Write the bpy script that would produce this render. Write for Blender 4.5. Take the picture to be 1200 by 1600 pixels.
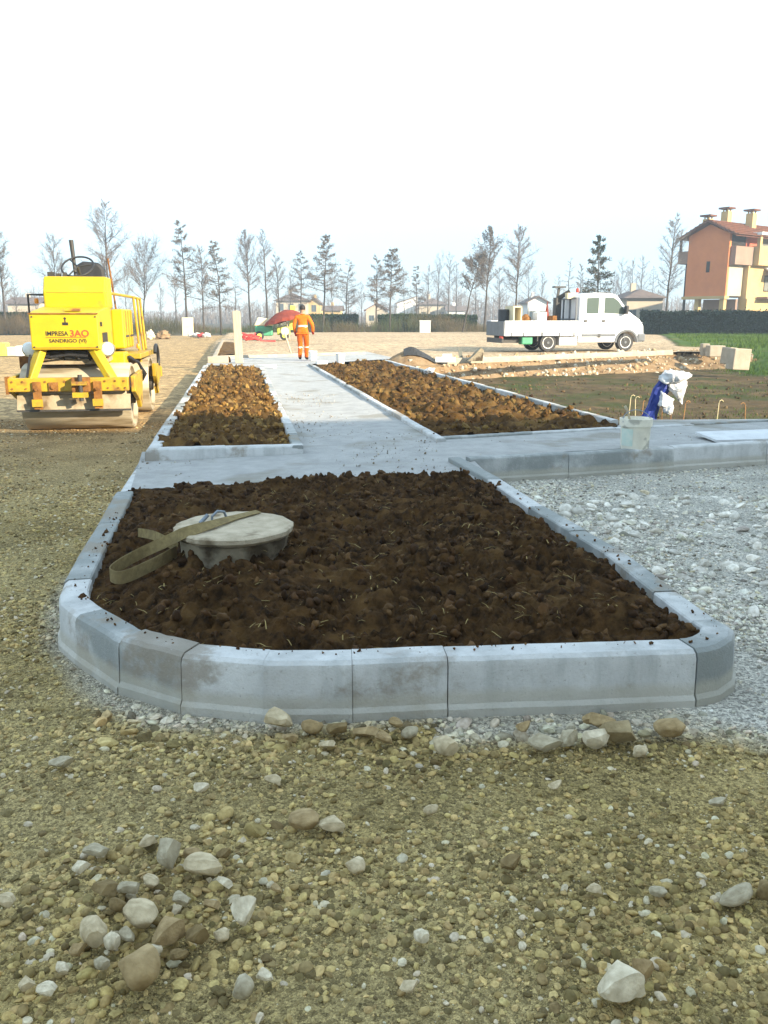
import bpy, math, random
import numpy as np
from mathutils import Vector, Matrix, noise
R = math.radians
random.seed(7); rng = np.random.default_rng(7)
for o in list(bpy.data.objects): bpy.data.objects.remove(o)
S = bpy.context.scene
COL = S.collection

# ------------------------------------------------------------------ camera, sky, sun, exposure
FPX, CZ = 1300.0, 1.6
PITCH = math.atan((800 - 495) / FPX)
cd = bpy.data.cameras.new('camera'); cam = bpy.data.objects.new('camera', cd); COL.objects.link(cam)
cam.location = (0, 0, CZ); cam.rotation_euler = (R(90) - PITCH, 0, 0)
cd.sensor_fit = 'VERTICAL'; cd.sensor_height = 36; cd.lens = 36 * FPX / 1600; cd.clip_end = 6000; cd.clip_start = 0.05
S.camera = cam
SUN_EL = 20.0; SUN_DIR = Vector((0.8, -0.6, 0)).normalized()
W = bpy.data.worlds.new('World'); S.world = W; W.use_nodes = True
wn = W.node_tree.nodes; wl = W.node_tree.links
bg = wn['Background']; sky = wn.new('ShaderNodeTexSky'); sky.sky_type = 'NISHITA'; sky.sun_disc = False
sky.sun_elevation = R(SUN_EL); sky.sun_rotation = math.atan2(SUN_DIR.x, SUN_DIR.y)
sky.air_density = 1.0; sky.dust_density = 0.0; sky.ozone_density = 1.0
wtc = wn.new('ShaderNodeTexCoord'); wsx = wn.new('ShaderNodeSeparateXYZ'); wl.new(wtc.outputs['Generated'], wsx.inputs[0])
wmr = wn.new('ShaderNodeMapRange'); wmr.interpolation_type = 'SMOOTHSTEP'; wmr.inputs[1].default_value = -0.02; wmr.inputs[2].default_value = 0.20; wl.new(wsx.outputs[2], wmr.inputs[0])
wrp = wn.new('ShaderNodeMix'); wrp.data_type = 'RGBA'; wrp.inputs[6].default_value = (.66, 1.32, 2.02, 1); wrp.inputs[7].default_value = (2.40, 3.05, 3.55, 1); wl.new(wmr.outputs[0], wrp.inputs[0])
wmx = wn.new('ShaderNodeMix'); wmx.data_type = 'RGBA'; wmx.inputs[0].default_value = 0.85; wl.new(sky.outputs[0], wmx.inputs[6]); wl.new(wrp.outputs[2], wmx.inputs[7])
wl.new(wmx.outputs[2], bg.inputs[0]); bg.inputs[1].default_value = 0.13
ld = bpy.data.lights.new('sun', 'SUN'); ld.energy = 3.6; ld.angle = R(0.55); ld.color = (1.0, 0.87, 0.66)
sun = bpy.data.objects.new('sun', ld); COL.objects.link(sun); sun.location = (30, -25, 30)
sd = Vector((SUN_DIR.x * math.cos(R(SUN_EL)), SUN_DIR.y * math.cos(R(SUN_EL)), math.sin(R(SUN_EL))))
sun.rotation_euler = sd.to_track_quat('Z', 'Y').to_euler()
S.view_settings.view_transform = 'Standard'; S.view_settings.look = 'None'
S.view_settings.exposure = 1.9; S.view_settings.gamma = 1.0; S.view_settings.use_curve_mapping = False

# ------------------------------------------------------------------ pixel helpers (photo pixels, 1200 x 1600)
def ray(x, y):
    a = (x - 600) / FPX; b = (800 - y) / FPX
    return Vector((a, math.cos(PITCH) + b * math.sin(PITCH), -math.sin(PITCH) + b * math.cos(PITCH)))
def g(x, y, z=0.0):
    d = ray(x, y); t = (z - CZ) / d.z
    return Vector((d.x * t, d.y * t, z))
def atD(x, y, D):
    d = ray(x, y); t = D / d.y
    return Vector((d.x * t, D, CZ + d.z * t))

# ------------------------------------------------------------------ materials
MATS = {}
def nodes_of(m):
    m.use_nodes = True; nt = m.node_tree; return nt, nt.nodes, nt.links
def M(name, c1, c2=None, scale=8, rough=0.8, bump=0.0, bscale=None, metal=0.0, detail=6, c3=None, s3=1.0, t3=(0.55, 0.62), coat=0.0, stretch=None):
    """procedural paint / mineral material: two noise mixed colours, an optional third in patches, and a noise bump"""
    m = bpy.data.materials.new(name); nt, n, l = nodes_of(m)
    b = n['Principled BSDF']; b.inputs['Roughness'].default_value = rough; b.inputs['Metallic'].default_value = metal
    if rough >= .8: b.inputs['Specular IOR Level'].default_value = .12
    if coat: b.inputs['Coat Weight'].default_value = coat
    tc = n.new('ShaderNodeTexCoord'); vec = tc.outputs['Object']
    if stretch:
        mp = n.new('ShaderNodeMapping'); mp.inputs['Scale'].default_value = stretch; l.new(vec, mp.inputs[0]); svec = mp.outputs[0]
    else: svec = vec
    if c2 is None: c2 = tuple(v * 0.82 for v in c1)
    nz = n.new('ShaderNodeTexNoise'); nz.inputs['Scale'].default_value = scale; nz.inputs['Detail'].default_value = detail; nz.inputs['Roughness'].default_value = 0.65
    l.new(svec, nz.inputs['Vector'])
    rp = n.new('ShaderNodeValToRGB'); rp.color_ramp.elements[0].position = 0.36; rp.color_ramp.elements[1].position = 0.64
    rp.color_ramp.elements[0].color = (*c2, 1); rp.color_ramp.elements[1].color = (*c1, 1)
    l.new(nz.outputs['Fac'], rp.inputs[0]); out = rp.outputs[0]
    if c3 is not None:
        n3 = n.new('ShaderNodeTexNoise'); n3.inputs['Scale'].default_value = s3; n3.inputs['Detail'].default_value = 5; l.new(svec, n3.inputs['Vector'])
        r3 = n.new('ShaderNodeValToRGB'); r3.color_ramp.elements[0].position = t3[0]; r3.color_ramp.elements[1].position = t3[1]
        mx = n.new('ShaderNodeMix'); mx.data_type = 'RGBA'; l.new(n3.outputs['Fac'], r3.inputs[0]); l.new(r3.outputs[0], mx.inputs[0])
        l.new(out, mx.inputs[6]); mx.inputs[7].default_value = (*c3, 1); out = mx.outputs[2]
    l.new(out, b.inputs['Base Color'])
    if bump:
        nb = n.new('ShaderNodeTexNoise'); nb.inputs['Scale'].default_value = bscale or scale * 4; nb.inputs['Detail'].default_value = 8; nb.inputs['Roughness'].default_value = 0.7
        l.new(vec, nb.inputs['Vector'])
        bp = n.new('ShaderNodeBump'); bp.inputs['Strength'].default_value = bump; bp.inputs['Distance'].default_value = 0.02
        l.new(nb.outputs['Fac'], bp.inputs['Height']); l.new(bp.outputs[0], b.inputs['Normal'])
    MATS[name] = m; return m
def Glass(name, col=(0.05, 0.07, 0.08), rough=0.06):
    m = bpy.data.materials.new(name); nt, n, l = nodes_of(m); b = n['Principled BSDF']
    b.inputs['Base Color'].default_value = (*col, 1); b.inputs['Roughness'].default_value = rough; b.inputs['IOR'].default_value = 1.5
    b.inputs['Specular IOR Level'].default_value = 0.8; MATS[name] = m; return m
def Stone(name, fallback):
    """instanced stones: colour from the instance's own tint, plus mottling"""
    m = bpy.data.materials.new(name); nt, n, l = nodes_of(m); b = n['Principled BSDF']; b.inputs['Roughness'].default_value = 0.85; b.inputs['Specular IOR Level'].default_value = .15
    at = n.new('ShaderNodeAttribute'); at.attribute_type = 'INSTANCER'; at.attribute_name = 'tint'
    tc = n.new('ShaderNodeTexCoord'); nz = n.new('ShaderNodeTexNoise'); nz.inputs['Scale'].default_value = 2.2; nz.inputs['Detail'].default_value = 6
    l.new(tc.outputs['Object'], nz.inputs['Vector'])
    rp = n.new('ShaderNodeValToRGB'); rp.color_ramp.elements[0].position = 0.3; rp.color_ramp.elements[1].position = 0.7
    rp.color_ramp.elements[0].color = (0.62, 0.6, 0.56, 1); rp.color_ramp.elements[1].color = (1.15, 1.13, 1.1, 1)
    mx = n.new('ShaderNodeMix'); mx.data_type = 'RGBA'; mx.blend_type = 'MULTIPLY'; mx.inputs[0].default_value = 1
    l.new(nz.outputs['Fac'], rp.inputs[0]); l.new(at.outputs['Color'], mx.inputs[6]); l.new(rp.outputs[0], mx.inputs[7]); l.new(mx.outputs[2], b.inputs['Base Color'])
    MATS[name] = m; return m
def ObjTint(name, bump=0.25, sc=14):
    """single stones and clods: colour taken from the object's own colour"""
    m = bpy.data.materials.new(name); nt, n, l = nodes_of(m); b = n['Principled BSDF']; b.inputs['Roughness'].default_value = 0.88; b.inputs['Specular IOR Level'].default_value = .15
    oi = n.new('ShaderNodeObjectInfo'); tc = n.new('ShaderNodeTexCoord'); nz = n.new('ShaderNodeTexNoise'); nz.inputs['Scale'].default_value = 2.5; nz.inputs['Detail'].default_value = 8
    l.new(tc.outputs['Object'], nz.inputs['Vector'])
    rp = n.new('ShaderNodeValToRGB'); rp.color_ramp.elements[0].position = 0.32; rp.color_ramp.elements[1].position = 0.68
    rp.color_ramp.elements[0].color = (0.6, 0.56, 0.5, 1); rp.color_ramp.elements[1].color = (1.12, 1.1, 1.08, 1)
    mx = n.new('ShaderNodeMix'); mx.data_type = 'RGBA'; mx.blend_type = 'MULTIPLY'; mx.inputs[0].default_value = 1
    l.new(nz.outputs['Fac'], rp.inputs[0]); l.new(oi.outputs['Color'], mx.inputs[6]); l.new(rp.outputs[0], mx.inputs[7]); l.new(mx.outputs[2], b.inputs['Base Color'])
    nb = n.new('ShaderNodeTexNoise'); nb.inputs['Scale'].default_value = sc; nb.inputs['Detail'].default_value = 6; l.new(tc.outputs['Object'], nb.inputs['Vector'])
    bp = n.new('ShaderNodeBump'); bp.inputs['Strength'].default_value = bump; bp.inputs['Distance'].default_value = 0.02; l.new(nb.outputs['Fac'], bp.inputs['Height']); l.new(bp.outputs[0], b.inputs['Normal'])
    MATS[name] = m; return m
def GroundMat(name, pebble=(55, 140), bump=0.6):
    """loose gravel: base colour per place from the vertex colours (which material lies there), pebbles from two cell patterns"""
    m = bpy.data.materials.new(name); nt, n, l = nodes_of(m); b = n['Principled BSDF']; b.inputs['Roughness'].default_value = 0.92; b.inputs['Specular IOR Level'].default_value = .12
    at = n.new('ShaderNodeAttribute'); at.attribute_name = 'zone'
    tc = n.new('ShaderNodeTexCoord'); vec = tc.outputs['Object']
    col = at.outputs['Color']; hs = []
    for i, s in enumerate(pebble):
        v = n.new('ShaderNodeTexVoronoi'); v.inputs['Scale'].default_value = s; l.new(vec, v.inputs['Vector'])
        sep = n.new('ShaderNodeSeparateColor'); l.new(v.outputs['Color'], sep.inputs[0])
        mr = n.new('ShaderNodeMapRange'); mr.inputs[3].default_value = 0.38; mr.inputs[4].default_value = 1.5; l.new(sep.outputs[0], mr.inputs[0])
        mx = n.new('ShaderNodeMix'); mx.data_type = 'RGBA'; mx.blend_type = 'MULTIPLY'; mx.inputs[0].default_value = 0.8 if i == 0 else 0.6
        l.new(col, mx.inputs[6]); l.new(mr.outputs[0], mx.inputs[7]); col = mx.outputs[2]; hs.append(v.outputs['Distance'])
    nz = n.new('ShaderNodeTexNoise'); nz.inputs['Scale'].default_value = 1.7; nz.inputs['Detail'].default_value = 7; l.new(vec, nz.inputs['Vector'])
    mr = n.new('ShaderNodeMapRange'); mr.inputs[1].default_value = 0.3; mr.inputs[2].default_value = 0.7; mr.inputs[3].default_value = 0.75; mr.inputs[4].default_value = 1.2; l.new(nz.outputs['Fac'], mr.inputs[0])
    mx = n.new('ShaderNodeMix'); mx.data_type = 'RGBA'; mx.blend_type = 'MULTIPLY'; mx.inputs[0].default_value = 1; l.new(col, mx.inputs[6]); l.new(mr.outputs[0], mx.inputs[7])
    l.new(mx.outputs[2], b.inputs['Base Color'])
    ad = n.new('ShaderNodeMath'); ad.operation = 'ADD'; l.new(hs[0], ad.inputs[0]); l.new(hs[1], ad.inputs[1])
    bp = n.new('ShaderNodeBump'); bp.inputs['Strength'].default_value = bump; bp.inputs['Distance'].default_value = 0.012; bp.invert = True
    l.new(ad.outputs[0], bp.inputs['Height']); l.new(bp.outputs[0], b.inputs['Normal'])
    MATS[name] = m; return m

GroundMat('gravel', (85, 210), .8); Stone('pebble', (.3, .25, .15)); ObjTint('stone'); ObjTint('clod', 0.5, 9)
GroundMat('path_grit', (45, 160), .5); GroundMat('far_earth', (9, 30), 0.5)
M('kerb', (.50, .50, .49), (.40, .40, .39), 5, .85, .35, 90, c3=(.27, .235, .19), s3=2.6, t3=(.6, .68))
def KerbMat():
    m = bpy.data.materials.new('kerb'); nt, n, l = nodes_of(m); b = n['Principled BSDF']; b.inputs['Roughness'].default_value = .85
    tc = n.new('ShaderNodeTexCoord'); oi = n.new('ShaderNodeObjectInfo'); vec = tc.outputs['Object']
    def nz(scale, stretch=None, det=7):
        q = n.new('ShaderNodeTexNoise'); q.inputs['Scale'].default_value = scale; q.inputs['Detail'].default_value = det; q.inputs['Roughness'].default_value = .65; v = vec
        if stretch: mp = n.new('ShaderNodeMapping'); mp.inputs['Scale'].default_value = stretch; l.new(vec, mp.inputs[0]); v = mp.outputs[0]
        l.new(v, q.inputs['Vector']); return q.outputs['Fac']
    def ramp(f, a, c): q = n.new('ShaderNodeMapRange'); q.interpolation_type = 'SMOOTHSTEP'; q.inputs[1].default_value = a; q.inputs[2].default_value = c; l.new(f, q.inputs[0]); return q.outputs[0]
    def mix(f, a, c):
        q = n.new('ShaderNodeMix'); q.data_type = 'RGBA'
        if isinstance(f, float): q.inputs[0].default_value = f
        else: l.new(f, q.inputs[0])
        for i, v in ((6, a), (7, c)):
            if isinstance(v, tuple): q.inputs[i].default_value = (*v, 1)
            else: l.new(v, q.inputs[i])
        return q.outputs[2]
    def mul(a, c):
        q = n.new('ShaderNodeMath'); q.operation = 'MULTIPLY'; q.use_clamp = True
        for i, v in enumerate((a, c)):
            if isinstance(v, float): q.inputs[i].default_value = v
            else: l.new(v, q.inputs[i])
        return q.outputs[0]
    col = mix(ramp(nz(4), .35, .65), (.46, .46, .45), (.58, .58, .57))
    col = mix(mul(ramp(nz(7, (1, 1, .15)), .45, .7), .55), col, (.30, .31, .30))            # run-down streaks
    damp = mul(ramp(oi.outputs['Random'], .3, .75), ramp(nz(2.1), .30, .55)); col = mix(mul(damp, .9), col, (.20, .215, .205))   # some stones stay damp
    col = mix(mul(ramp(nz(1.7), .53, .62), .75), col, (.24, .20, .15))                     # mortar and mud stains
    sx = n.new('ShaderNodeSeparateXYZ'); l.new(vec, sx.inputs[0]); ad = n.new('ShaderNodeMath'); ad.operation = 'MULTIPLY_ADD'; ad.inputs[1].default_value = .05; l.new(nz(9), ad.inputs[0]); l.new(sx.outputs[2], ad.inputs[2])
    low = n.new('ShaderNodeMapRange'); low.inputs[1].default_value = .135; low.inputs[2].default_value = .10; l.new(ad.outputs[0], low.inputs[0]); col = mix(mul(low.outputs[0], .65), col, (.42, .39, .32))   # dusty foot
    col = mix(ramp(nz(60, None, 3), .62, .74), col, (.33, .32, .30)); l.new(col, b.inputs['Base Color'])
    bp = n.new('ShaderNodeBump'); bp.inputs['Strength'].default_value = .45; bp.inputs['Distance'].default_value = .012; l.new(nz(70), bp.inputs['Height']); l.new(bp.outputs[0], b.inputs['Normal']); MATS['kerb'] = m
KerbMat()
M('kerb_far', (.42, .36, .28), (.33, .28, .21), 3, .9, .3, 40)
M('path', (.44, .435, .42), (.35, .345, .335), 4.5, .95, .6, 190, c3=(.30, .285, .25), s3=1.3, t3=(.56, .66))
M('soil', (.10, .052, .018), (.022, .0115, .0045), 14, 1.0, 1.0, 70, c3=(.13, .072, .026), s3=5, t3=(.54, .70))
M('soil_dry', (.16, .088, .028), (.055, .029, .011), 6, 1.0, .9, 40, c3=(.19, .12, .045), s3=3, t3=(.55, .68))
M('earth', (.125, .085, .042), (.055, .040, .020), 1.6, 1.0, 1.0, 14, c3=(.05, .055, .018), s3=.55, t3=(.47, .6))
M('sand_earth', (.30, .21, .12), (.19, .12, .065), 3, 1.0, .9, 25)
M('lawn', (.075, .125, .02), (.04, .075, .014), 1.2, 1.0, .7, 30, c3=(.13, .12, .035), s3=.35, t3=(.55, .65))
M('yellow', (.50, .355, .001), (.44, .30, .001), 3, .55, .10, 60, c3=(.27, .17, .03), s3=2.8, t3=(.58, .74))
M('yellow_dirty', (.47, .32, .006), (.31, .19, .018), 4, .55, .15, 60, c3=(.20, .09, .025), s3=4, t3=(.56, .66))
M('rust', (.28, .13, .035), (.13, .055, .02), 9, .8, .3, 70)
M('drum_steel', (.50, .43, .31), (.38, .32, .22), 3, .6, .15, 50, metal=.2, c3=(.22, .17, .10), s3=2.2, t3=(.5, .66), stretch=(.5, 3, 3))
M('mud_plate', (.38, .32, .22), (.27, .21, .13), 5, .85, .3, 60, c3=(.15, .10, .055), s3=3.5, t3=(.55, .68))
M('dark_metal', (.05, .045, .04), (.03, .028, .025), 8, .55, .1)
M('black_rubber', (.022, .022, .024), (.014, .014, .015), 8, .6, .1)
M('chrome', (.75, .75, .73), (.6, .6, .58), 8, .2, 0, metal=.9)
M('lamp_glass', (.85, .86, .86), (.7, .72, .74), 20, .15)
M('amber', (.9, .30, .02), None, 8, .3)
M('print_black', (.018, .016, .014), None, 8, .6); M('print_red', (.62, .05, .02), None, 8, .6)
M('white_paint', (.80, .80, .80), (.76, .76, .77), 3, .32, 0, coat=.3)
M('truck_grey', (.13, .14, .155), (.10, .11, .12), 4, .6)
Glass('glass'); Glass('glass_pale', (.10, .13, .115), .1)
M('orange_suit', (.62, .115, .01), (.5, .085, .008), 14, .8, .3, 30); M('orange_jacket', (.66, .17, .015), (.58, .13, .012), 14, .8, .3, 30)
M('silver_band', (.75, .70, .55), None, 10, .4); M('skin', (.45, .24, .15), None, 10, .6); M('hair', (.02, .014, .010), None, 30, .7); M('glove', (.38, .03, .02), None, 10, .8); M('boot', (.045, .03, .02), None, 10, .8)
M('concrete', (.33, .285, .205), (.23, .19, .13), 7, .9, .6, 60, c3=(.075, .055, .035), s3=4, t3=(.48, .6))
M('concrete_lid', (.60, .51, .38), (.42, .35, .25), 9, .9, .7, 60, c3=(.22, .17, .11), s3=6, t3=(.57, .68))
M('strap', (.29, .225, .105), (.20, .15, .07), 30, .9, .5, 300, c3=(.19, .14, .07), s3=6, t3=(.55, .7))
M('steel_grey', (.25, .29, .33), (.18, .20, .23), 20, .5, .1, metal=.6)
M('wood_pale', (.50, .42, .30), (.40, .33, .23), 4, .85, .2, 40, stretch=(6, 6, .6))
M('plastic_white', (.78, .78, .76), (.70, .70, .68), 6, .45); M('bucket_grey', (.78, .74, .62), (.66, .62, .52), 8, .6, .1, 40, c3=(.40, .38, .32), s3=6)
M('label_teal', (.46, .60, .54), (.62, .66, .58), 9, .5); M('blue_sack', (.008, .03, .25), (.005, .018, .16), 6, .55, .3, 20); M('film_white', (.66, .66, .66), (.50, .51, .53), 7, .45, .8, 18)
M('rebar', (.42, .24, .10), (.26, .13, .06), 30, .8); M('rebar_pale', (.62, .52, .30), None, 30, .7)
M('red_cloth', (.24, .05, .03), (.17, .035, .022), 5, .8); M('red_hose', (.62, .06, .05), None, 5, .5); M('green_paint', (.07, .32, .17), (.05, .24, .13), 4, .5); M('lime_paint', (.55, .60, .10), None, 4, .5)
M('sack', (.70, .68, .62), None, 8, .8, .3); M('tarp_black', (.03, .028, .026), None, 8, .7, .4); M('cream', (.70, .62, .42), (.62, .54, .36), 2, .9); M('board', (.62, .63, .64), (.52, .53, .54), 6, .7)
M('bark', (.085, .072, .06), (.045, .038, .032), 5, 1.0, .5, 20); M('twig', (.20, .17, .15), (.12, .10, .09), 2, 1.0); M('catkin', (.13, .11, .085), (.08, .068, .052), 3, 1.0)
M('needles', (.045, .06, .032), (.028, .04, .022), 3, 1.0); M('brush', (.15, .105, .055), (.075, .06, .032), .6, 1.0, c3=(.055, .075, .03), s3=.12, t3=(.45, .6)); M('hedge', (.035, .06, .022), (.018, .034, .012), 2, 1.0); M('net', (.012, .028, .018), (.008, .018, .012), 2, .9)
M('wall_orange', (.62, .215, .08), (.55, .185, .07), .7, .95, .2, 20); M('wall_cream', (.52, .37, .17), (.46, .32, .14), .6, .95, .2, 20); M('wall_white', (.78, .77, .74), (.70, .69, .66), .5, .95); M('wall_pale', (.48, .41, .31), (.42, .35, .26), .5, .95)
M('wall_parapet', (.30, .20, .15), (.25, .17, .13), 1, .95); M('tile', (.17, .07, .042), (.10, .045, .03), 3, .95, .4, 8); M('tile_grey', (.16, .12, .10), (.11, .085, .075), 1, .95, .3, 4); M('trim_dark', (.03, .025, .022), None, 2, .8); M('shutter', (.20, .20, .17), (.15, .15, .13), 2, .8); M('loggia_red', (.42, .12, .07), None, 2, .9)
M('grass_blade', (.085, .14, .022), (.05, .085, .015), 2, 1.0); M('straw', (.36, .28, .12), (.25, .18, .07), 4, 1.0)

# ------------------------------------------------------------------ object helpers
def link(o, parent=None):
    COL.objects.link(o)
    if parent is not None: o.parent = parent
    return o
def tag(o, label=None, cat=None, group=None, kind=None):
    if label: o['label'] = label
    if cat: o['category'] = cat
    if group: o['group'] = group
    if kind: o['kind'] = kind
    return o
def empty(name, loc=(0, 0, 0), rz=0, label=None, cat=None, group=None, kind=None):
    o = bpy.data.objects.new(name, None); o.location = loc; o.rotation_euler = (0, 0, rz); o.empty_display_size = 0.2
    link(o); return tag(o, label, cat, group, kind)
def mesh_obj(name, verts, faces, mat, parent=None, smooth=False):
    me = bpy.data.meshes.new(name); me.from_pydata([tuple(v) for v in verts], [], [tuple(f) for f in faces]); me.update()
    if mat: me.materials.append(MATS[mat])
    if smooth: me.polygons.foreach_set('use_smooth', [True] * len(me.polygons))
    return link(bpy.data.objects.new(name, me), parent)
def arr_mesh(name, V, F, mat, parent=None, smooth=False):
    """V (n,3), F (m,k) numpy"""
    V = np.asarray(V, np.float32); F = np.asarray(F, np.int32); me = bpy.data.meshes.new(name)
    me.vertices.add(len(V)); me.vertices.foreach_set('co', V.ravel()); k = F.shape[1]
    me.loops.add(F.size); me.loops.foreach_set('vertex_index', F.ravel()); me.polygons.add(len(F))
    me.polygons.foreach_set('loop_start', np.arange(0, F.size, k, dtype=np.int32)); me.polygons.foreach_set('loop_total', np.full(len(F), k, np.int32))
    if smooth: me.polygons.foreach_set('use_smooth', np.ones(len(F), bool))
    me.update(calc_edges=True); me.validate()
    if mat: me.materials.append(MATS[mat])
    return link(bpy.data.objects.new(name, me), parent)
class MB:
    """collects shapes; build() links them as one mesh object"""
    def __init__(s): s.v = []; s.f = []
    def add(s, V, F):
        o = len(s.v); s.v += [Vector(v) for v in V]; s.f += [tuple(i + o for i in f) for f in F]; return s
    def box(s, x0, x1, y0, y1, z0, z1, M4=None):
        V = [Vector((x, y, z)) for z in (z0, z1) for y in (y0, y1) for x in (x0, x1)]
        if M4: V = [M4 @ v for v in V]
        return s.add(V, [(0, 2, 3, 1), (4, 5, 7, 6), (0, 1, 5, 4), (2, 6, 7, 3), (0, 4, 6, 2), (1, 3, 7, 5)])
    def prism(s, poly, a0, a1, axis='x'):
        """poly in the two other axes (cyclic order), extruded along axis from a0 to a1"""
        n = len(poly)
        def P(a, p): return {'x': (a, p[0], p[1]), 'y': (p[0], a, p[1]), 'z': (p[0], p[1], a)}[axis]
        V = [P(a0, p) for p in poly] + [P(a1, p) for p in poly]
        return s.add(V, [tuple(range(n)), tuple(range(2 * n - 1, n - 1, -1))] + [(i, i + n, (i + 1) % n + n, (i + 1) % n) for i in range(n)])
    def bar(s, p, q, w, h=None, up=(0, 0, 1)):
        p, q = Vector(p), Vector(q); h = h or w; d = (q - p).normalized(); u = Vector(up)
        if abs(d.dot(u)) > .98: u = Vector((0, 1, 0))
        a = d.cross(u).normalized(); b = a.cross(d)
        V = [c + a * (sx * w / 2) + b * (sy * h / 2) for c in (p, q) for sx, sy in ((-1, -1), (1, -1), (1, 1), (-1, 1))]
        return s.add(V, [(3, 2, 1, 0), (4, 5, 6, 7)] + [(i, (i + 1) % 4, (i + 1) % 4 + 4, i + 4) for i in range(4)])
    def tube(s, pts, r, n=8, closed=False):
        pts = [Vector(p) for p in pts]; m = len(pts); rs = r if isinstance(r, (list, tuple)) else [r] * m; V = []; F = []
        ref = Vector((0.13, 0.27, 0.95))
        for i, p in enumerate(pts):
            d = (pts[(i + 1) % m] - pts[i - 1]) if closed else (pts[min(i + 1, m - 1)] - pts[max(i - 1, 0)])
            d.normalize(); a = d.cross(ref)
            if a.length < .15: a = d.cross(Vector((1, 0.1, 0)))
            a.normalize(); b = d.cross(a)
            V += [p + (a * math.cos(t) + b * math.sin(t)) * rs[i] for t in [2 * math.pi * k / n for k in range(n)]]
        for i in range(m if closed else m - 1):
            j = (i + 1) % m
            F += [(i * n + k, i * n + (k + 1) % n, j * n + (k + 1) % n, j * n + k) for k in range(n)]
        if not closed: F += [tuple(range(n - 1, -1, -1)), tuple(range((m - 1) * n, m * n))]
        return s.add(V, F)
    def lathe(s, prof, n=24, c=(0, 0, 0), axis='z', jit=0):
        """prof: list of (r, h)"""
        V = []; F = []; m = len(prof); c = Vector(c)
        for r, h in prof:
            for k in range(n):
                t = 2 * math.pi * k / n; rr = r * (1 + (random.uniform(-jit, jit) if jit else 0)); x, y = rr * math.cos(t), rr * math.sin(t)
                V.append(c + Vector({'z': (x, y, h), 'x': (h, x, y), 'y': (x, h, -y)}[axis]))
        for i in range(m - 1): F += [(i * n + k, i * n + (k + 1) % n, (i + 1) * n + (k + 1) % n, (i + 1) * n + k) for k in range(n)]
        F += [tuple(range(n - 1, -1, -1)), tuple(range((m - 1) * n, m * n))]
        return s.add(V, F)
    def build(s, name, mat, parent=None, smooth=False, bevel=0, seg=2):
        o = mesh_obj(name, s.v, s.f, mat, parent, smooth)
        if bevel:
            b = o.modifiers.new('bevel', 'BEVEL'); b.width = bevel; b.segments = seg; b.limit_method = 'ANGLE'; b.angle_limit = R(35)
        if smooth:
            try:
                o.data.set_sharp_from_angle(angle=R(40))
            except Exception: pass
        return o
def text(name, body, size, mat, parent, loc, rot=(R(90), 0, 0), depth=.0015, width=None, align='LEFT'):
    cu = bpy.data.curves.new(name, 'FONT'); cu.body = body; cu.size = size; cu.extrude = depth; cu.offset = size * .022; cu.align_x = align
    tmp = bpy.data.objects.new(name, cu); COL.objects.link(tmp); bpy.context.view_layer.update()
    me = bpy.data.meshes.new_from_object(tmp.evaluated_get(bpy.context.evaluated_depsgraph_get())); bpy.data.objects.remove(tmp)
    me.materials.clear(); me.materials.append(MATS[mat]); o = link(bpy.data.objects.new(name, me), parent); o.location = loc; o.rotation_euler = rot
    if width:
        xs = [v.co.x for v in me.vertices]; k = width / (max(xs) - min(xs))
        for v in me.vertices: v.co.x *= k
    return o
def inside(poly, X, Y):
    X = np.asarray(X, float); Y = np.asarray(Y, float); c = np.zeros(X.shape, bool); n = len(poly)
    for i in range(n):
        x0, y0 = poly[i][0], poly[i][1]; x1, y1 = poly[(i + 1) % n][0], poly[(i + 1) % n][1]
        if y0 == y1: continue
        c ^= ((y0 > Y) != (y1 > Y)) & (X < (x1 - x0) * (Y - y0) / (y1 - y0) + x0)
    return c
def edge_dist(poly, X, Y):
    d = np.full(np.asarray(X).shape, 1e9); n = len(poly)
    for i in range(n):
        ax, ay = poly[i][0], poly[i][1]; bx, by = poly[(i + 1) % n][0], poly[(i + 1) % n][1]
        L2 = (bx - ax) ** 2 + (by - ay) ** 2 + 1e-12
        t = np.clip(((X - ax) * (bx - ax) + (Y - ay) * (by - ay)) / L2, 0, 1)
        d = np.minimum(d, np.hypot(X - ax - t * (bx - ax), Y - ay - t * (by - ay)))
    return d
def vnoise(X, Y, freq, seed=0, octv=4, rough=.5):
    """cheap vectorised value noise, about -1..1"""
    r = np.random.default_rng(seed); T = r.uniform(-1, 1, (256, 256)); out = np.zeros(np.asarray(X).shape); amp = 1; tot = 0
    for o in range(octv):
        x = np.asarray(X) * freq + 37.3 * o + 11; y = np.asarray(Y) * freq + 17.7 * o + 5; xi = np.floor(x).astype(int); yi = np.floor(y).astype(int); fx = x - xi; fy = y - yi
        fx = fx * fx * (3 - 2 * fx); fy = fy * fy * (3 - 2 * fy); A = lambda i, j: T[(xi + i) % 256, (yi + j) % 256]
        out += amp * ((A(0, 0) * (1 - fx) + A(1, 0) * fx) * (1 - fy) + (A(0, 1) * (1 - fx) + A(1, 1) * fx) * fy); tot += amp; amp *= rough; freq *= 2.03
    return out / tot
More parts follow.
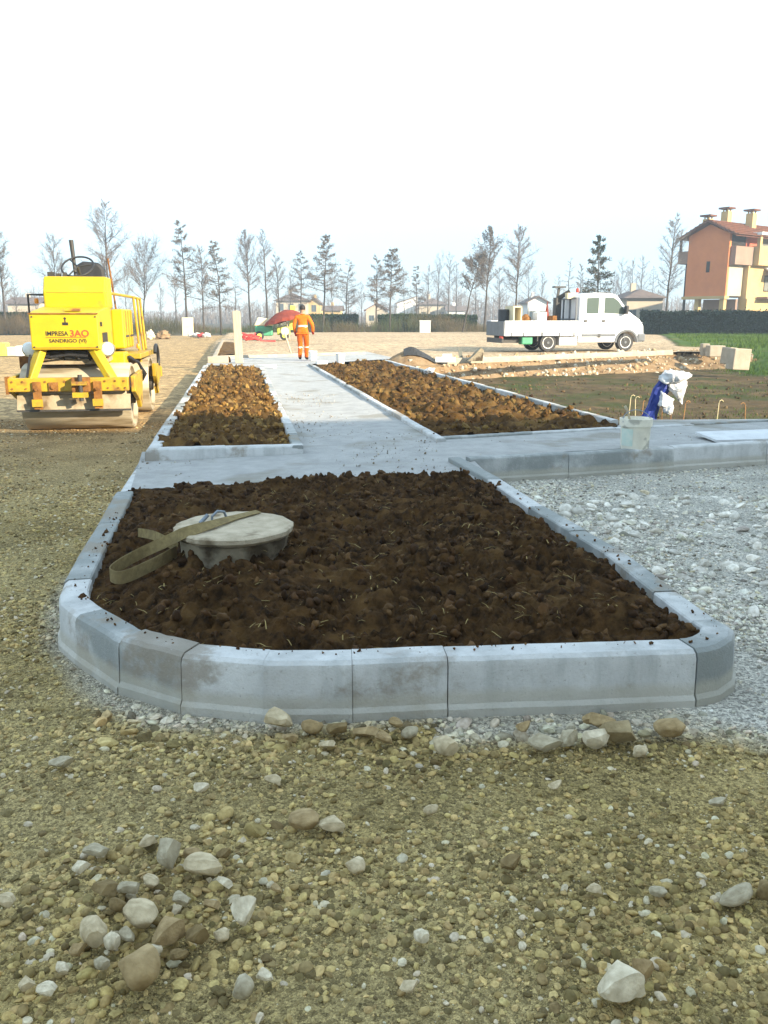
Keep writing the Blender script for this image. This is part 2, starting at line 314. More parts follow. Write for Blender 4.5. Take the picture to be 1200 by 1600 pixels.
def grid_poly(name, poly, res, zf, mat, parent=None, skirt=None, smooth=True):
    """fine grid clipped to a polygon, height zf(X, Y)"""
    xs = [p[0] for p in poly]; ys = [p[1] for p in poly]
    gx = np.arange(min(xs) - res, max(xs) + 2 * res, res); gy = np.arange(min(ys) - res, max(ys) + 2 * res, res)
    X, Y = np.meshgrid(gx, gy); Z = zf(X, Y); nx = len(gx)
    cx = (X[:-1, :-1] + X[1:, 1:]) / 2; cy = (Y[:-1, :-1] + Y[1:, 1:]) / 2; keep = inside(poly, cx, cy)
    J, I = np.nonzero(keep); a = J * nx + I; F = np.stack([a, a + 1, a + nx + 1, a + nx], 1)
    used = np.unique(F); mp = np.full(X.size, -1); mp[used] = np.arange(len(used))
    return arr_mesh(name, np.stack([X.ravel(), Y.ravel(), Z.ravel()], 1)[used], mp[F], mat, parent, smooth)
def slab(name, poly, zt, zb, mat, kind='structure', parent=None):
    n = len(poly); V = [(p[0], p[1], zt) for p in poly] + [(p[0], p[1], zb) for p in poly]
    F = [tuple(range(n))] + [(i, i + n, (i + 1) % n + n, (i + 1) % n) for i in range(n)]
    a = sum(poly[i][0] * poly[(i + 1) % n][1] - poly[(i + 1) % n][0] * poly[i][1] for i in range(n))
    if a < 0: F = [tuple(reversed(f)) for f in F]
    o = mesh_obj(name, V, F, mat, parent)
    if kind and parent is None: o['kind'] = kind
    return o
def set_zone(o, cols):
    ca = o.data.color_attributes.new('zone', 'FLOAT_COLOR', 'POINT'); c = np.ones((len(o.data.vertices), 4), np.float32); c[:, :3] = cols; ca.data.foreach_set('color', c.ravel())
def verts_of(o):
    a = np.empty(len(o.data.vertices) * 3, np.float32); o.data.vertices.foreach_get('co', a); return a.reshape(-1, 3)

# ---- stone / clod prototypes
def ico(sub):
    import bmesh
    bm = bmesh.new(); bmesh.ops.create_icosphere(bm, subdivisions=sub, radius=.5); V = np.array([v.co[:] for v in bm.verts]); F = np.array([[v.index for v in f.verts] for f in bm.faces]); bm.free(); return V, F
ICO2, ICO3, ICO4 = ico(2), ico(3), ico(4)
def stone_mesh(name, seed, mat, ang=0.5, sub=2, rough=.12, fine=0):
    """a stone: sphere cut by random planes (angular) or only noise-bent (rounded)"""
    r = np.random.default_rng(seed); V, F = (ICO2 if sub == 2 else ICO3); V = V.copy()
    for k in range(int(10 * ang) + 2):
        d = r.normal(size=3); d /= np.linalg.norm(d); h = r.uniform(.20, .40) if ang > .8 else (r.uniform(.30, .46) if ang > .3 else r.uniform(.4, .49))
        t = V @ d; V -= np.outer(np.maximum(t - h, 0) * .97, d)
    off = r.uniform(0, 50, 3)
    for i in range(len(V)):
        p = Vector(V[i] * 2.2 + off); V[i] *= 1 + rough * noise.noise(p) + rough * .5 * noise.noise(p * 2.7) + fine * .5 * noise.noise(p * 5.3)
    V = V / np.abs(V).max(0) * .5 * np.array([1, r.uniform(.72, .95), r.uniform(.55, .8)])
    me = bpy.data.meshes.new(name); me.from_pydata(V.tolist(), [], F.tolist()); me.materials.append(MATS[mat]); me.update()
    me.polygons.foreach_set('use_smooth', [True] * len(me.polygons))
    if ang > .5: me.set_sharp_from_angle(angle=R(20))
    return me
def instance_cloud(name, pts, scl, rot, idx, tint, meshes, parent=None):
    """one object of kind stuff: the prototypes instanced on the points"""
    pc = bpy.data.collections.new(name + '_kinds')
    for i, me in enumerate(meshes): pc.objects.link(bpy.data.objects.new('%s_kind_%02d' % (name, i), me))
    me = bpy.data.meshes.new(name); me.vertices.add(len(pts)); me.vertices.foreach_set('co', np.asarray(pts, np.float32).ravel())
    for nm, ty, data, key in (('scl', 'FLOAT_VECTOR', scl, 'vector'), ('rot', 'FLOAT_VECTOR', rot, 'vector')):
        a = me.attributes.new(nm, ty, 'POINT'); a.data.foreach_set(key, np.asarray(data, np.float32).ravel())
    a = me.attributes.new('idx', 'INT', 'POINT'); a.data.foreach_set('value', np.asarray(idx, np.int32))
    a = me.attributes.new('tint', 'FLOAT_COLOR', 'POINT'); c = np.ones((len(pts), 4), np.float32); c[:, :3] = tint; a.data.foreach_set('color', c.ravel())
    o = link(bpy.data.objects.new(name, me), parent); o['kind'] = 'stuff'
    ng = bpy.data.node_groups.new(name, 'GeometryNodeTree'); ng.interface.new_socket('Geometry', in_out='INPUT', socket_type='NodeSocketGeometry'); ng.interface.new_socket('Geometry', in_out='OUTPUT', socket_type='NodeSocketGeometry')
    n = ng.nodes; gi = n.new('NodeGroupInput'); go = n.new('NodeGroupOutput'); ip = n.new('GeometryNodeInstanceOnPoints'); ci = n.new('GeometryNodeCollectionInfo')
    ci.inputs[0].default_value = pc; ci.inputs[1].default_value = True; ci.inputs[2].default_value = True; ip.inputs['Pick Instance'].default_value = True
    def attr(nm, ty):
        a = n.new('GeometryNodeInputNamedAttribute'); a.data_type = ty; a.inputs[0].default_value = nm; return a.outputs[0]
    L = ng.links.new; L(gi.outputs[0], ip.inputs['Points']); L(ci.outputs[0], ip.inputs['Instance']); L(attr('idx', 'INT'), ip.inputs['Instance Index']); L(attr('scl', 'FLOAT_VECTOR'), ip.inputs['Scale'])
    er = n.new('FunctionNodeEulerToRotation'); L(attr('rot', 'FLOAT_VECTOR'), er.inputs[0]); L(er.outputs[0], ip.inputs['Rotation']); L(ip.outputs[0], go.inputs[0])
    md = o.modifiers.new('scatter', 'NODES'); md.node_group = ng; return o

# ================================================================== SETTING: ground sheets
def gp(x, y, z): return g(x, y, z)
KA_px = [(179, 768), (165, 792), (151, 817), (122, 862), (98, 905), (89, 925), (90, 940), (115, 960), (182, 1000), (280, 1026), (410, 1037), (550, 1036), (700, 1030), (1092, 1017), (1128, 1010), (1150, 996), (1152, 980), (1127, 966), (1064, 922), (980, 861), (921, 828), (855, 791), (787, 748), (722, 714)]
KA = [gp(x, y, .24) for x, y in KA_px]
RK = [gp(735, 717, .24), gp(890, 709, .24), gp(1055, 699, .24), gp(1200, 691, .24), gp(1400, 681, .24), gp(1640, 671, .24)]
OUTER_L = [gp(225, 703, .24), gp(317, 573, .24)]           # left long kerb of the far bed
B_poly = [gp(225, 703, .24), gp(474, 696, .24), gp(412, 574, .24), gp(317, 571, .24)]
D_poly = [gp(684, 685, .24), gp(962, 668, .24), gp(975, 655, .24), gp(600, 561, .24), gp(482, 568, .24)]
def sm(x): x = np.clip(x, 0, 1); return x * x * (3 - 2 * x)
OLIVE = np.array((.35, .265, .112)); GREY = np.array((.56, .53, .46)); TAN = np.array((.40, .27, .13)); WHITE = np.array((.84, .81, .74)); SAND = np.array((.44, .345, .165))
KAxy = [(p.x, p.y) for p in KA]
def zone_col(X, Y):
    n = vnoise(X, Y, 1.1, 3); n2 = vnoise(X, Y, 3.7, 4)
    d = edge_dist(KAxy, X, Y)
    grey = np.clip(((X - .75) * .5 + (Y - 3.15)) * 3 + n * 1.0, 0, 1) * (X > 0.1)
    ring = sm((np.where(X > .2, .34, .16) + .14 * n - d) / .16) * .7
    grey = np.maximum(grey, ring)
    c = OLIVE[None] * (1 + .22 * n2.ravel()[:, None]); s = sm(.5 + n * 1.3).ravel()[:, None] * .55
    c = c * (1 - s) + SAND[None] * s
    far = sm((Y - 5.0) / 8.0).ravel()[:, None]; c = c * (1 - far) + TAN[None] * (1 + .12 * n2.ravel()[:, None]) * far
    gq = grey.ravel()[:, None]; return c * (1 - gq) + GREY[None] * (1 + .15 * n2.ravel()[:, None]) * gq
big = mesh_obj('ground', [(-3000, -3000, -.7), (3000, -3000, -.7), (3000, 3000, -.7), (-3000, 3000, -.7)], [(0, 1, 2, 3)], 'earth'); big['kind'] = 'structure'
# gravel yard near the camera: fine, gently uneven
def yard_z(X, Y): return .012 * vnoise(X, Y, .9, 11) + .008 * vnoise(X, Y, 5, 12, 3) - .012
rk_line = [(p.x, p.y + .06) for p in RK]
yard_poly = [(-9, .3), (9, .3), (rk_line[-1][0], rk_line[-1][1])] + rk_line[::-1][1:] + [(1.0, 8.0), (-1.7, 7.2), (-2.2, 9.2), (-2.9, 13.5), (-9, 13.5)]
yard = grid_poly('gravel_yard', yard_poly, .05, yard_z, 'gravel'); yard['kind'] = 'structure'
v = verts_of(yard); set_zone(yard, zone_col(v[:, 0], v[:, 1]))
# wider gravel all round, a hand lower (south and the long road on the left up to the far end of the site)
road_poly = [(-90, -40), (70, -40), (70, 14), (rk_line[-1][0], rk_line[-1][1])] + rk_line[::-1][1:] + [(.6, 7.6), (-1.95, 8.6), (-4.3, 23.5), (-5.6, 31.5), (-9.5, 49), (-14, 76), (-90, 80)]
road = slab('road', road_poly, -.036, -.5, 'gravel'); 
def refine_zone(o, poly, z, res, mat):
    q = grid_poly('road', poly, res, lambda X, Y: z + .03 * vnoise(X, Y, .25, 5, 2), mat); bpy.data.objects.remove(o); v = verts_of(q); set_zone(q, zone_col(v[:, 0], v[:, 1])); q['kind'] = 'structure'; return q
road = refine_zone(road, road_poly, -.045, .4, 'far_earth')
# far platform of rolled sand where the truck stands
pf = [gp(330, 556, .2), gp(571, 549, .2), gp(613, 559, .2), gp(740, 558, .22), gp(1050, 548, .22), gp(1165, 547, .22)]
plat_poly = [(p.x, p.y) for p in pf] + [(15.5, 42), (21.5, 62), (25, 76), (10, 82), (-14, 77), (-9.5, 48)]
plat = grid_poly('sand_platform', plat_poly, .35, lambda X, Y: .16 + .04 * sm((Y - 26) / 30) + .02 * vnoise(X, Y, .3, 8), 'far_earth'); plat['kind'] = 'structure'
v = verts_of(plat); n_ = vnoise(v[:, 0], v[:, 1], .2, 9); set_zone(plat, np.array((.47, .345, .215))[None] * (1 + .16 * n_[:, None]))
# earth field behind the path, lower than everything else, and the lawn to its right
fld_poly = [(p.x, p.y) for p in (gp(978, 654, .2), gp(605, 562, .2))] + [(1.5, 30), (10, 37), (24, 49), (40, 62), (45, 20), (14, 13), (gp(1200, 655, .2).x, gp(1200, 655, .2).y)]
field = grid_poly('field', fld_poly, .12, lambda X, Y: -.50 + .05 * vnoise(X, Y, .7, 21) + .03 * vnoise(X, Y, 4, 22) + .38 * sm((X - 9 - .3 * (Y - 20)) / 8), 'earth'); field['kind'] = 'structure'
lawn_poly = [(13.0, 37), (12.2, 29.5), (15, 27), (45, 22), (90, 90), (24, 76), (20.5, 62), (14.6, 42)]
def front_d(X, Y):
    d = np.full(np.shape(X), 1e9)
    for (ax, ay), (bx, by) in zip(lawn_poly[:3], lawn_poly[1:4]):
        t = np.clip(((X - ax) * (bx - ax) + (Y - ay) * (by - ay)) / ((bx - ax) ** 2 + (by - ay) ** 2), 0, 1); d = np.minimum(d, np.hypot(X - ax - t * (bx - ax), Y - ay - t * (by - ay)))
    return d
lawn = grid_poly('lawn', lawn_poly, .4, lambda X, Y: .07 + .18 * sm((Y - 30) / 18) + .05 * vnoise(X, Y, .3, 31) - .72 * sm(1 - front_d(X, Y) / 4.5), 'lawn'); lawn['kind'] = 'structure'
# path of grey crushed stone
PV = {k: gp(*p) for k, p in dict(a=(203, 769, .115), b=(500, 766, .15), c=(778, 756, .20), d=(735, 714, .217), e=(680, 686, .205), f=(474, 697, .15), h=(222, 706, .115), k=(1200, 688, .222), k2=(1640, 668, .225), m2=(1640, 652, .215), m=(975, 656, .212), e2=(962, 669, .208), p=(482, 569, .2), q=(411, 575, .2), r=(620, 560, .2), s=(571, 549, .2), t=(331, 557, .2), u=(322, 570, .2)).items()}
ks = list(PV); ix = {k: i for i, k in enumerate(ks)}
pth = mesh_obj('path', [PV[k] for k in ks], [tuple(ix[c] for c in f) for f in (['a', 'b', 'f', 'h'], ['b', 'c', 'd', 'e', 'f'], ['d', 'k', 'e2', 'e'], ['k', 'k2', 'm2', 'm', 'e2'], ['f', 'e', 'p', 'q'], ['q', 'p', 'r', 's', 't', 'u'])], 'path'); pth['kind'] = 'structure'; set_zone(pth, np.array((.40, .395, .38)))

r = np.random.default_rng(18); _X = r.uniform(-3.5, 5, 30000); _Y = r.uniform(6.5, 16, 30000); _k = np.zeros(30000, bool); _Z = np.zeros(30000)
for f in (['a', 'b', 'f', 'h'], ['b', 'c', 'd', 'e', 'f'], ['d', 'k', 'e2', 'e'], ['f', 'e', 'p', 'q']):
    poly = [(PV[c].x, PV[c].y) for c in f]; q = inside(poly, _X, _Y) & (edge_dist(poly, _X, _Y) > .03) & ~_k; wts = np.stack([1 / (np.hypot(_X - PV[c].x, _Y - PV[c].y) ** 2 + 1e-4) for c in f]); _Z = np.where(q, (wts * np.array([PV[c].z for c in f])[:, None]).sum(0) / wts.sum(0), _Z); _k |= q
_k &= vnoise(_X, _Y, .9, 19, 3) + r.uniform(-.3, .5, 30000) > .30
PATH_STONES = (_X[_k], _Y[_k], _Z[_k])
# ------------------------------------------------------------------ kerbs, stone by stone
def kerb_profile(w, zb, zt, foot=True):
    if foot: return [(-.014, zb), (-.014, zb + (zt - zb) * .40), (-.001, zb + (zt - zb) * .455), (.006, zt - .035), (.014, zt - .014), (.034, zt), (w - .008, zt), (w, zt - .008), (w, zb)]
    return [(0, zb), (0, zt - .012), (.012, zt), (w - .012, zt), (w, zt - .012), (w, zb)]
def kerb_run(name, pts, joints, w=.15, zb=-.12, zt=.24, mat='kerb', foot=True, gap=.002, jit=.007, seglen=.05):
    """pts: plan points of the outer edge (inward on the left); joints: indices into pts where a stone ends"""
    root = empty(name, (pts[0].x, pts[0].y, 0), kind='structure'); n = len(pts); base = root.location.copy()
    nor = []
    for i in range(n):
        ds = []
        if i > 0: ds.append((pts[i] - pts[i - 1]).to_2d().normalized())
        if i < n - 1: ds.append((pts[i + 1] - pts[i]).to_2d().normalized())
        d = sum(ds, Vector((0, 0))).normalized(); nn = Vector((-d.y, d.x)); k = 1 / max(.5, nn.dot(Vector((-ds[0].y, ds[0].x)))); nor.append(nn * k)
    js = [0] + list(joints) + [n - 1]
    for a, b in zip(js[:-1], js[1:]):
        P = []; N = []
        for i in range(a, b):
            m = max(1, int((pts[i + 1] - pts[i]).length / seglen))
            for k in range(m): t = k / m; P.append(pts[i].to_2d().lerp(pts[i + 1].to_2d(), t)); N.append(nor[i].lerp(nor[i + 1], t))
        P.append(pts[b].to_2d()); N.append(nor[b])
        ga, gb = gap * random.choice((.3, .6, 2.2)), gap * random.choice((.3, .6, 1.6)); P[0] = P[0] + (P[1] - P[0]).normalized() * ga; P[-1] = P[-1] + (P[-2] - P[-1]).normalized() * gb
        prof = kerb_profile(w, zb, zt, foot); dz = random.uniform(-jit, jit); do = random.uniform(-jit, jit); V = []; F = []; m = len(prof)
        for i, (p, q) in enumerate(zip(P, N)):
            for o, z in prof:
                e = .0025 * noise.noise(Vector((p.x * 7, p.y * 7, z * 9))) + (.006 * min(0, noise.noise(Vector((p.x * 23, p.y * 23, 3))) + .12) if z > zt - .02 else 0)
                V.append((p.x + q.x * (o + do + e) - base.x, p.y + q.y * (o + do + e) - base.y, z + dz + e * .6))
        for i in range(len(P) - 1): F += [(i * m + k, (i + 1) * m + k, (i + 1) * m + k + 1, i * m + k + 1) for k in range(m - 1)]
        F += [tuple(range(m)), tuple(range(len(P) * m - 1, (len(P) - 1) * m - 1, -1))]
        o = mesh_obj('kerb_stone', V, F, mat, root, True); o.data.set_sharp_from_angle(angle=R(28))
    return root
def line(p, q, step):
    n = max(1, round((q - p).length / step)); return [p.lerp(q, i / n) for i in range(n + 1)]
def runs(*legs, step=1.0):
    pts = []; 
    for p, q in zip(legs[:-1], legs[1:]): pts += line(p, q, step)[(1 if pts else 0):]
    return pts, list(range(1, len(pts) - 1))
kerb_run('front_kerb', KA, [2, 4, 7, 8, 9, 10, 11, 12, 13, 17, 18, 19, 20, 21, 22])
dk = runs(gp(226, 704, .12), gp(182, 769, .12)); kerb_run('dropped_kerb', dk[0], dk[1], zt=.12, w=.16)
rk = runs(*[RK[i] for i in (0, 1, 2, 3, 4, 5)], step=1.3); kerb_run('right_kerb', rk[0], [1, 2, 3, 4] + list(range(5, len(rk[0]) - 1)), w=.13)
bl = runs(gp(317, 571, .24), gp(225, 703, .24), gp(474, 696, .24)); kerb_run('bed_kerb', bl[0], bl[1], w=.15)
br = runs(gp(474, 696, .24), gp(412, 574, .24)); kerb_run('bed_side_kerb', br[0][0:1] + br[0][1:], br[1], w=.12, zb=.05, foot=False)
dl = runs(gp(482, 568, .25), gp(684, 685, .25)); kerb_run('path_side_kerb', dl[0], dl[1], w=.10, zb=.05, zt=.25, foot=False)
df = runs(gp(690, 684, .232), gp(962, 668, .232), gp(1200, 657, .232), gp(1600, 645, .232)); kerb_run('path_back_kerb', df[0], df[1], w=.09, zb=-.2, zt=.232, foot=False)
db = runs(gp(966, 655, .26), gp(600, 561, .26)); kerb_run('bed_back_kerb', db[0], db[1], w=.10, zb=-.25, zt=.26, foot=False)
cf = runs(gp(346, 531, .3), gp(331, 556, .3), gp(571, 549, .3)); kerb_run('far_bed_kerb', cf[0], cf[1], w=.15, zb=0, zt=.3, mat='kerb_far')
tf = runs(gp(640, 560, .34), gp(742, 557, .34), gp(1052, 546, .34)); kerb_run('truck_yard_kerb', tf[0], tf[1], w=.15, zb=.13, zt=.31, mat='kerb_far')

# ------------------------------------------------------------------ planted beds: dug soil with clods
CLODS = [stone_mesh('clod_shape_%d' % i, 100 + i, 'clod', ang=.35, sub=3, rough=.55, fine=.5) for i in range(7)]
CLOD_P = [stone_mesh('clod_kind_%d' % i, 120 + i, 'pebble', ang=.35, sub=2, rough=.6, fine=.5) for i in range(7)]
def bed(name, poly, res, zf, mat, n_part, n_stuff, smin, smax, tints, seed, pw=.2):
    o = grid_poly(name, poly, res, zf, mat); o['kind'] = 'structure'; r = np.random.default_rng(seed)
    xs = [p[0] for p in poly]; ys = [p[1] for p in poly]; need = n_part + n_stuff; PX = []; PY = []
    while len(PX) < need:
        x = r.uniform(min(xs), max(xs), need * 2); y = r.uniform(min(ys), max(ys), need * 2); k = inside(poly, x, y) & (edge_dist(poly, x, y) > smin)
        PX += x[k].tolist(); PY += y[k].tolist()
    X = np.array(PX[:need]); Y = np.array(PY[:need]); Z = zf(X, Y); s = smin + (smax - smin) * r.power(pw, need)
    order = np.argsort(-s); X, Y, Z, s = X[order], Y[order], Z[order], s[order]
    T = np.array(tints)[r.integers(0, len(tints), need)] * r.uniform(.7, 1.25, (need, 1)); rot = r.uniform(0, 6.28, (need, 3)); sc = s[:, None] * r.uniform(.75, 1.2, (need, 3))
    for i in range(n_part):
        c = link(bpy.data.objects.new('clod', CLODS[i % 7]), o); c.location = (X[i], Y[i], Z[i] + s[i] * .10); c.scale = sc[i]; c.rotation_euler = rot[i]; c.color = (*T[i], 1)
    q = slice(n_part, need); cl = instance_cloud('crumbs', np.stack([X, Y, Z + s * .1], 1)[q], sc[q], rot[q], r.integers(0, 7, need)[q], T[q], CLOD_P, o)
    return o
back = [gp(790, 757, .2), gp(640, 748, .2), gp(420, 752, .2), gp(200, 764, .2)]
def inset(p, k, c=Vector((-.2, 5.3, 0))): return (p + (c - p).normalized() * k)
A_poly = [(q.x, q.y) for q in [inset(p, .07) for p in KA[1:-2]] + back]
bk = [(p.x, p.y) for p in back]
def line_d(pts, X, Y):
    d = np.full(np.shape(X), 1e9)
    for (ax, ay), (bx, by) in zip(pts[:-1], pts[1:]):
        t = np.clip(((X - ax) * (bx - ax) + (Y - ay) * (by - ay)) / ((bx - ax) ** 2 + (by - ay) ** 2), 0, 1); d = np.minimum(d, np.hypot(X - ax - t * (bx - ax), Y - ay - t * (by - ay)))
    return d
LID = gp(368, 828, .45)
def billow(X, Y, f, seed): return np.abs(vnoise(X + .07 * vnoise(X, Y, f * .7, seed + 1, 1), Y, f, seed, 1))
def zA(X, Y):
    d = edge_dist(KAxy, X, Y); db = line_d(bk, X, Y)
    z = .175 + .075 * sm((d - .1) / .5) + .05 * vnoise(X, Y, 1.3, 41, 3) + .045 * vnoise(X, Y, 5, 42, 2) * sm((d - .08) / .25) + (.075 * billow(X, Y, 9, 43) + .055 * billow(X, Y, 19, 45) + .030 * billow(X, Y, 41, 46) - .045) * (.45 + .55 * sm((d - .08) / .25)) * (.75 + .5 * vnoise(X, Y, 2.2, 47, 2))
    z = z + .05 * sm(1 - db / .5) * (X < 1)
    z = np.where(db < .16, z - (.16 - db) * (.9 + 1.2 * vnoise(X, Y, 6, 44, 2)), z)
    dl = np.hypot(X - LID.x, Y - LID.y + .05); z = z + .015 * sm((.55 - dl) / .25)
    zcap = .232 + np.maximum(d - .18, 0) * .6
    return np.minimum(z, zcap)
DARK = [(.084, .043, .016), (.066, .033, .0125), (.042, .021, .008), (.108, .060, .024)]
DRY = [(.22, .125, .036), (.17, .092, .028), (.10, .054, .02), (.28, .18, .058)]
bedA = bed('front_bed_soil', A_poly, .0115, zA, 'soil', 170, 9000, .004, .085, DARK, 5, .13)
Bi = [(p.x, p.y) for p in (gp(240, 698, .24), gp(462, 693, .24), gp(407, 575, .24), gp(322, 573, .24))]
def zB(X, Y):
    d = edge_dist(Bi, X, Y); return .17 + .05 * sm(d / .6) + .06 * vnoise(X, Y, 2.2, 51, 3) + .14 * billow(X, Y, 6, 52) + .08 * billow(X, Y, 13, 53) - .06
bedB = bed('side_bed_soil', Bi, .035, zB, 'soil_dry', 220, 4200, .02, .13, DRY, 6)
Di = [(p.x, p.y) for p in (gp(676, 682, .24), gp(960, 667, .24), gp(968, 655, .24), gp(602, 562, .24), gp(486, 568, .24))]
def zD(X, Y):
    d = edge_dist(Di, X, Y); return .14 + .03 * sm(d / .8) + .06 * vnoise(X, Y, 1.8, 61, 3) + .14 * billow(X, Y, 5, 62) + .08 * billow(X, Y, 11, 63) - .06
M('soil_mid', (.115, .062, .02), (.04, .021, .008), 6, 1.0, .9, 40, c3=(.17, .10, .035), s3=2, t3=(.52, .66))
bedD = bed('wide_bed_soil', Di, .04, zD, 'soil_mid', 220, 5200, .02, .14, [tuple(v * .62 for v in c) for c in DRY], 7)
Ci = [(p.x, p.y) for p in (gp(336, 553, .28), gp(372, 551, .28), gp(376, 534, .28), gp(347, 533, .28))]
bedC = grid_poly('far_bed_soil', Ci, .15, lambda X, Y: .24 + .08 * vnoise(X, Y, 1.5, 71, 3), 'soil_dry'); bedC['kind'] = 'structure'
r = np.random.default_rng(66); cp = []; kp = [inset(p, .11) for p in KA[1:-1]]
for a, b in zip(kp[:-1], kp[1:]):
    m = int((b - a).length * 26)
    for _ in range(m): q = a.lerp(b, r.random()); cp.append((q.x + r.normal(0, .018), q.y + r.normal(0, .018), .243))
for a, b in zip(back[:-1], back[1:]):
    for _ in range(170): q = a.lerp(b, r.random()); o_ = abs(r.normal(0, .12)); x_ = q.x; cp.append((x_, q.y + o_ - .02, .118 + .09 * float(sm((x_ + 2.1) / 2.7)) + .004))
n = len(cp); sz = .004 + .022 * r.power(.3, n); instance_cloud('spilled_soil', np.array(cp), sz[:, None] * r.uniform(.7, 1.2, (n, 3)), r.uniform(0, 6.28, (n, 3)), r.integers(0, 7, n), np.array(DARK)[r.integers(0, 4, n)] * r.uniform(.8, 2.2, (n, 1)), CLOD_P, bedA)
# straw, roots and pale bits lying in the front bed
sv = []; sf = []
for i in range(480):
    p = Vector((random.uniform(-1.5, 1.2), random.uniform(3.2, 6.6), 0))
    if not inside(A_poly, np.array([p.x]), np.array([p.y]))[0]: continue
    z = float(zA(np.array([p.x]), np.array([p.y]))[0]) + .012; a = random.uniform(0, 6.28); L = random.uniform(.02, .10); d = Vector((math.cos(a), math.sin(a), random.uniform(-.2, .5))).normalized() * L; w = Vector((-d.y, d.x, 0)).normalized() * random.uniform(.001, .0028); b = len(sv); p.z = z
    bend = Vector((0, 0, random.uniform(.002, .012))); sv += [p - d / 2 - w, p - d / 2 + w, p + bend + w, p + bend - w, p + d / 2 + w * .5, p + d / 2 - w * .5]; sf += [(b, b + 1, b + 2, b + 3), (b + 3, b + 2, b + 4, b + 5)]
st = mesh_obj('straw', sv, sf, 'straw', bedA); st['kind'] = 'stuff'

# ------------------------------------------------------------------ gravel: loose stones on the yard
KINDS = [stone_mesh('pebble_shape_%d' % i, 200 + i, 'pebble', ang=(.3, .6, .9)[i % 3], sub=2) for i in range(10)]
KINDS_S = [stone_mesh('stone_shape_%d' % i, 230 + i, 'stone', ang=(.35, .6, .9)[i % 3], sub=2) for i in range(10)]
ROCKS = [stone_mesh('rock_shape_%d' % i, 260 + i, 'stone', ang=.9 if i % 4 else .5, sub=3, rough=.13, fine=.03) for i in range(12)]
def stone_tint(X, Y, r):
    c = zone_col(X, Y); b = r.uniform(.34, 1.6, (len(X), 1)); pale = (r.random((len(X), 1)) < .07); warm = r.uniform(.96, 1.04, (len(X), 3))
    return np.clip(np.where(pale, np.array((.60, .53, .38))[None] * r.uniform(.8, 1.1, (len(X), 1)), c * b) * warm, .02, .8)
def on_gravel(X, Y):
    ok = inside(yard_poly, X, Y) & ~inside(KAxy, X, Y) & (edge_dist(KAxy, X, Y) > .025)
    ok &= ~((X > -2.6) & (Y > 6.6) & (X < KA[-1].x + .3) & inside([(KA[0].x - .03, KA[0].y), (KA[-1].x, KA[-1].y), (KA[-1].x, 14), (gp(317, 573, .24).x, gp(317, 573, .24).y), (gp(225, 703, .24).x - .03, gp(225, 703, .24).y)], X, Y))
    return ok
LP = g(250, 1440); LP2 = g(560, 1160); LP3 = g(1100, 1480)
def coarse(X, Y): return np.maximum.reduce([np.exp(-((X - LP.x) ** 2 + (Y - LP.y) ** 2 * .8) / .16), np.exp(-((X - LP2.x) ** 2 / .35 + (Y - LP2.y) ** 2 / .03)), .6 * np.exp(-((X - LP3.x) ** 2 + (Y - LP3.y) ** 2) / .12)])
def scatter(n, ylo, yhi, half, smin, smax, pw, seed, dens=None):
    r = np.random.default_rng(seed); Y = np.sqrt(r.uniform(ylo ** 2, yhi ** 2, n)); X = r.uniform(-1, 1, n) * half * (Y + .9)
    k = on_gravel(X, Y)
    if dens is not None: k &= r.random(n) < dens(X, Y)
    X, Y = X[k], Y[k]; s = smin + (smax - smin) * r.power(pw, len(X)); s = s * (1 + .45 * coarse(X, Y)); return X, Y, s, r
TY = g(600, 1255).y; TY2 = g(600, 1010).y
def track(X, Y): w = .10 * vnoise(X, Y, 1.1, 88, 2); return np.clip(np.exp(-((Y - TY - .10 * X + w) / .20) ** 2) + .8 * np.exp(-((X + 2.75 + .13 * (Y - 4) + w) / .22) ** 2) + .7 * np.exp(-((X + 4.3 + .13 * (Y - 4) + w) / .22) ** 2), 0, 1)
def bare(X, Y):
    d = edge_dist(KAxy, X, Y); b = .62 + 1.2 * vnoise(X, Y, .75, 77, 3) + .5 * coarse(X, Y); mort = sm((.30 - d) / .12) * (X > .35) * (Y < 4.6)
    return np.clip(b + .15, .12, 1) * (1 - .93 * mort) * (1 - .8 * track(X, Y))
def rightzone(X, Y): return ((X - 1.0) + (Y - 5) * .16 > 0) * (Y > 4.3) * (Y < 7.6) * (.55 + .6 * vnoise(X, Y, 1.2, 78))
def frontband(X, Y): d = edge_dist(KAxy, X, Y); return np.exp(-((d - .16) / .13) ** 2) * (X > -1.2) * (X < 1.3) * (.5 + .8 * vnoise(X, Y, 3, 79, 2)) * .9 + .5 * np.exp(-((X - LP.x) ** 2 + (Y - LP.y) ** 2) / .10)
sets = [scatter(190000, 1.2, 4.6, .62, .0045, .034, .20, 1, bare), scatter(100000, 4.0, 8.0, .60, .007, .038, .26, 2, bare), scatter(45000, 7.5, 13.2, .58, .014, .042, .4, 3, bare), scatter(9000, 4.3, 8.2, .70, .015, .12, .36, 4, rightzone), scatter(9000, 2.2, 3.9, .5, .012, .075, .25, 5, frontband)]
X = np.concatenate([s[0] for s in sets]); Y = np.concatenate([s[1] for s in sets]); sz = np.concatenate([s[2] for s in sets]); r = np.random.default_rng(9)
T = stone_tint(X, Y, r); nr = len(sets[3][0]); e5 = len(X) - len(sets[4][0]); q5 = slice(e5 - nr, e5); T[q5] = np.where(r.random((nr, 1)) < .65, WHITE[None] * r.uniform(.6, 1.1, (nr, 1)), T[q5])
order = np.argsort(-sz / np.hypot(Y, 1.6)); X, Y, sz, T = X[order], Y[order], sz[order], T[order]; n = len(X)
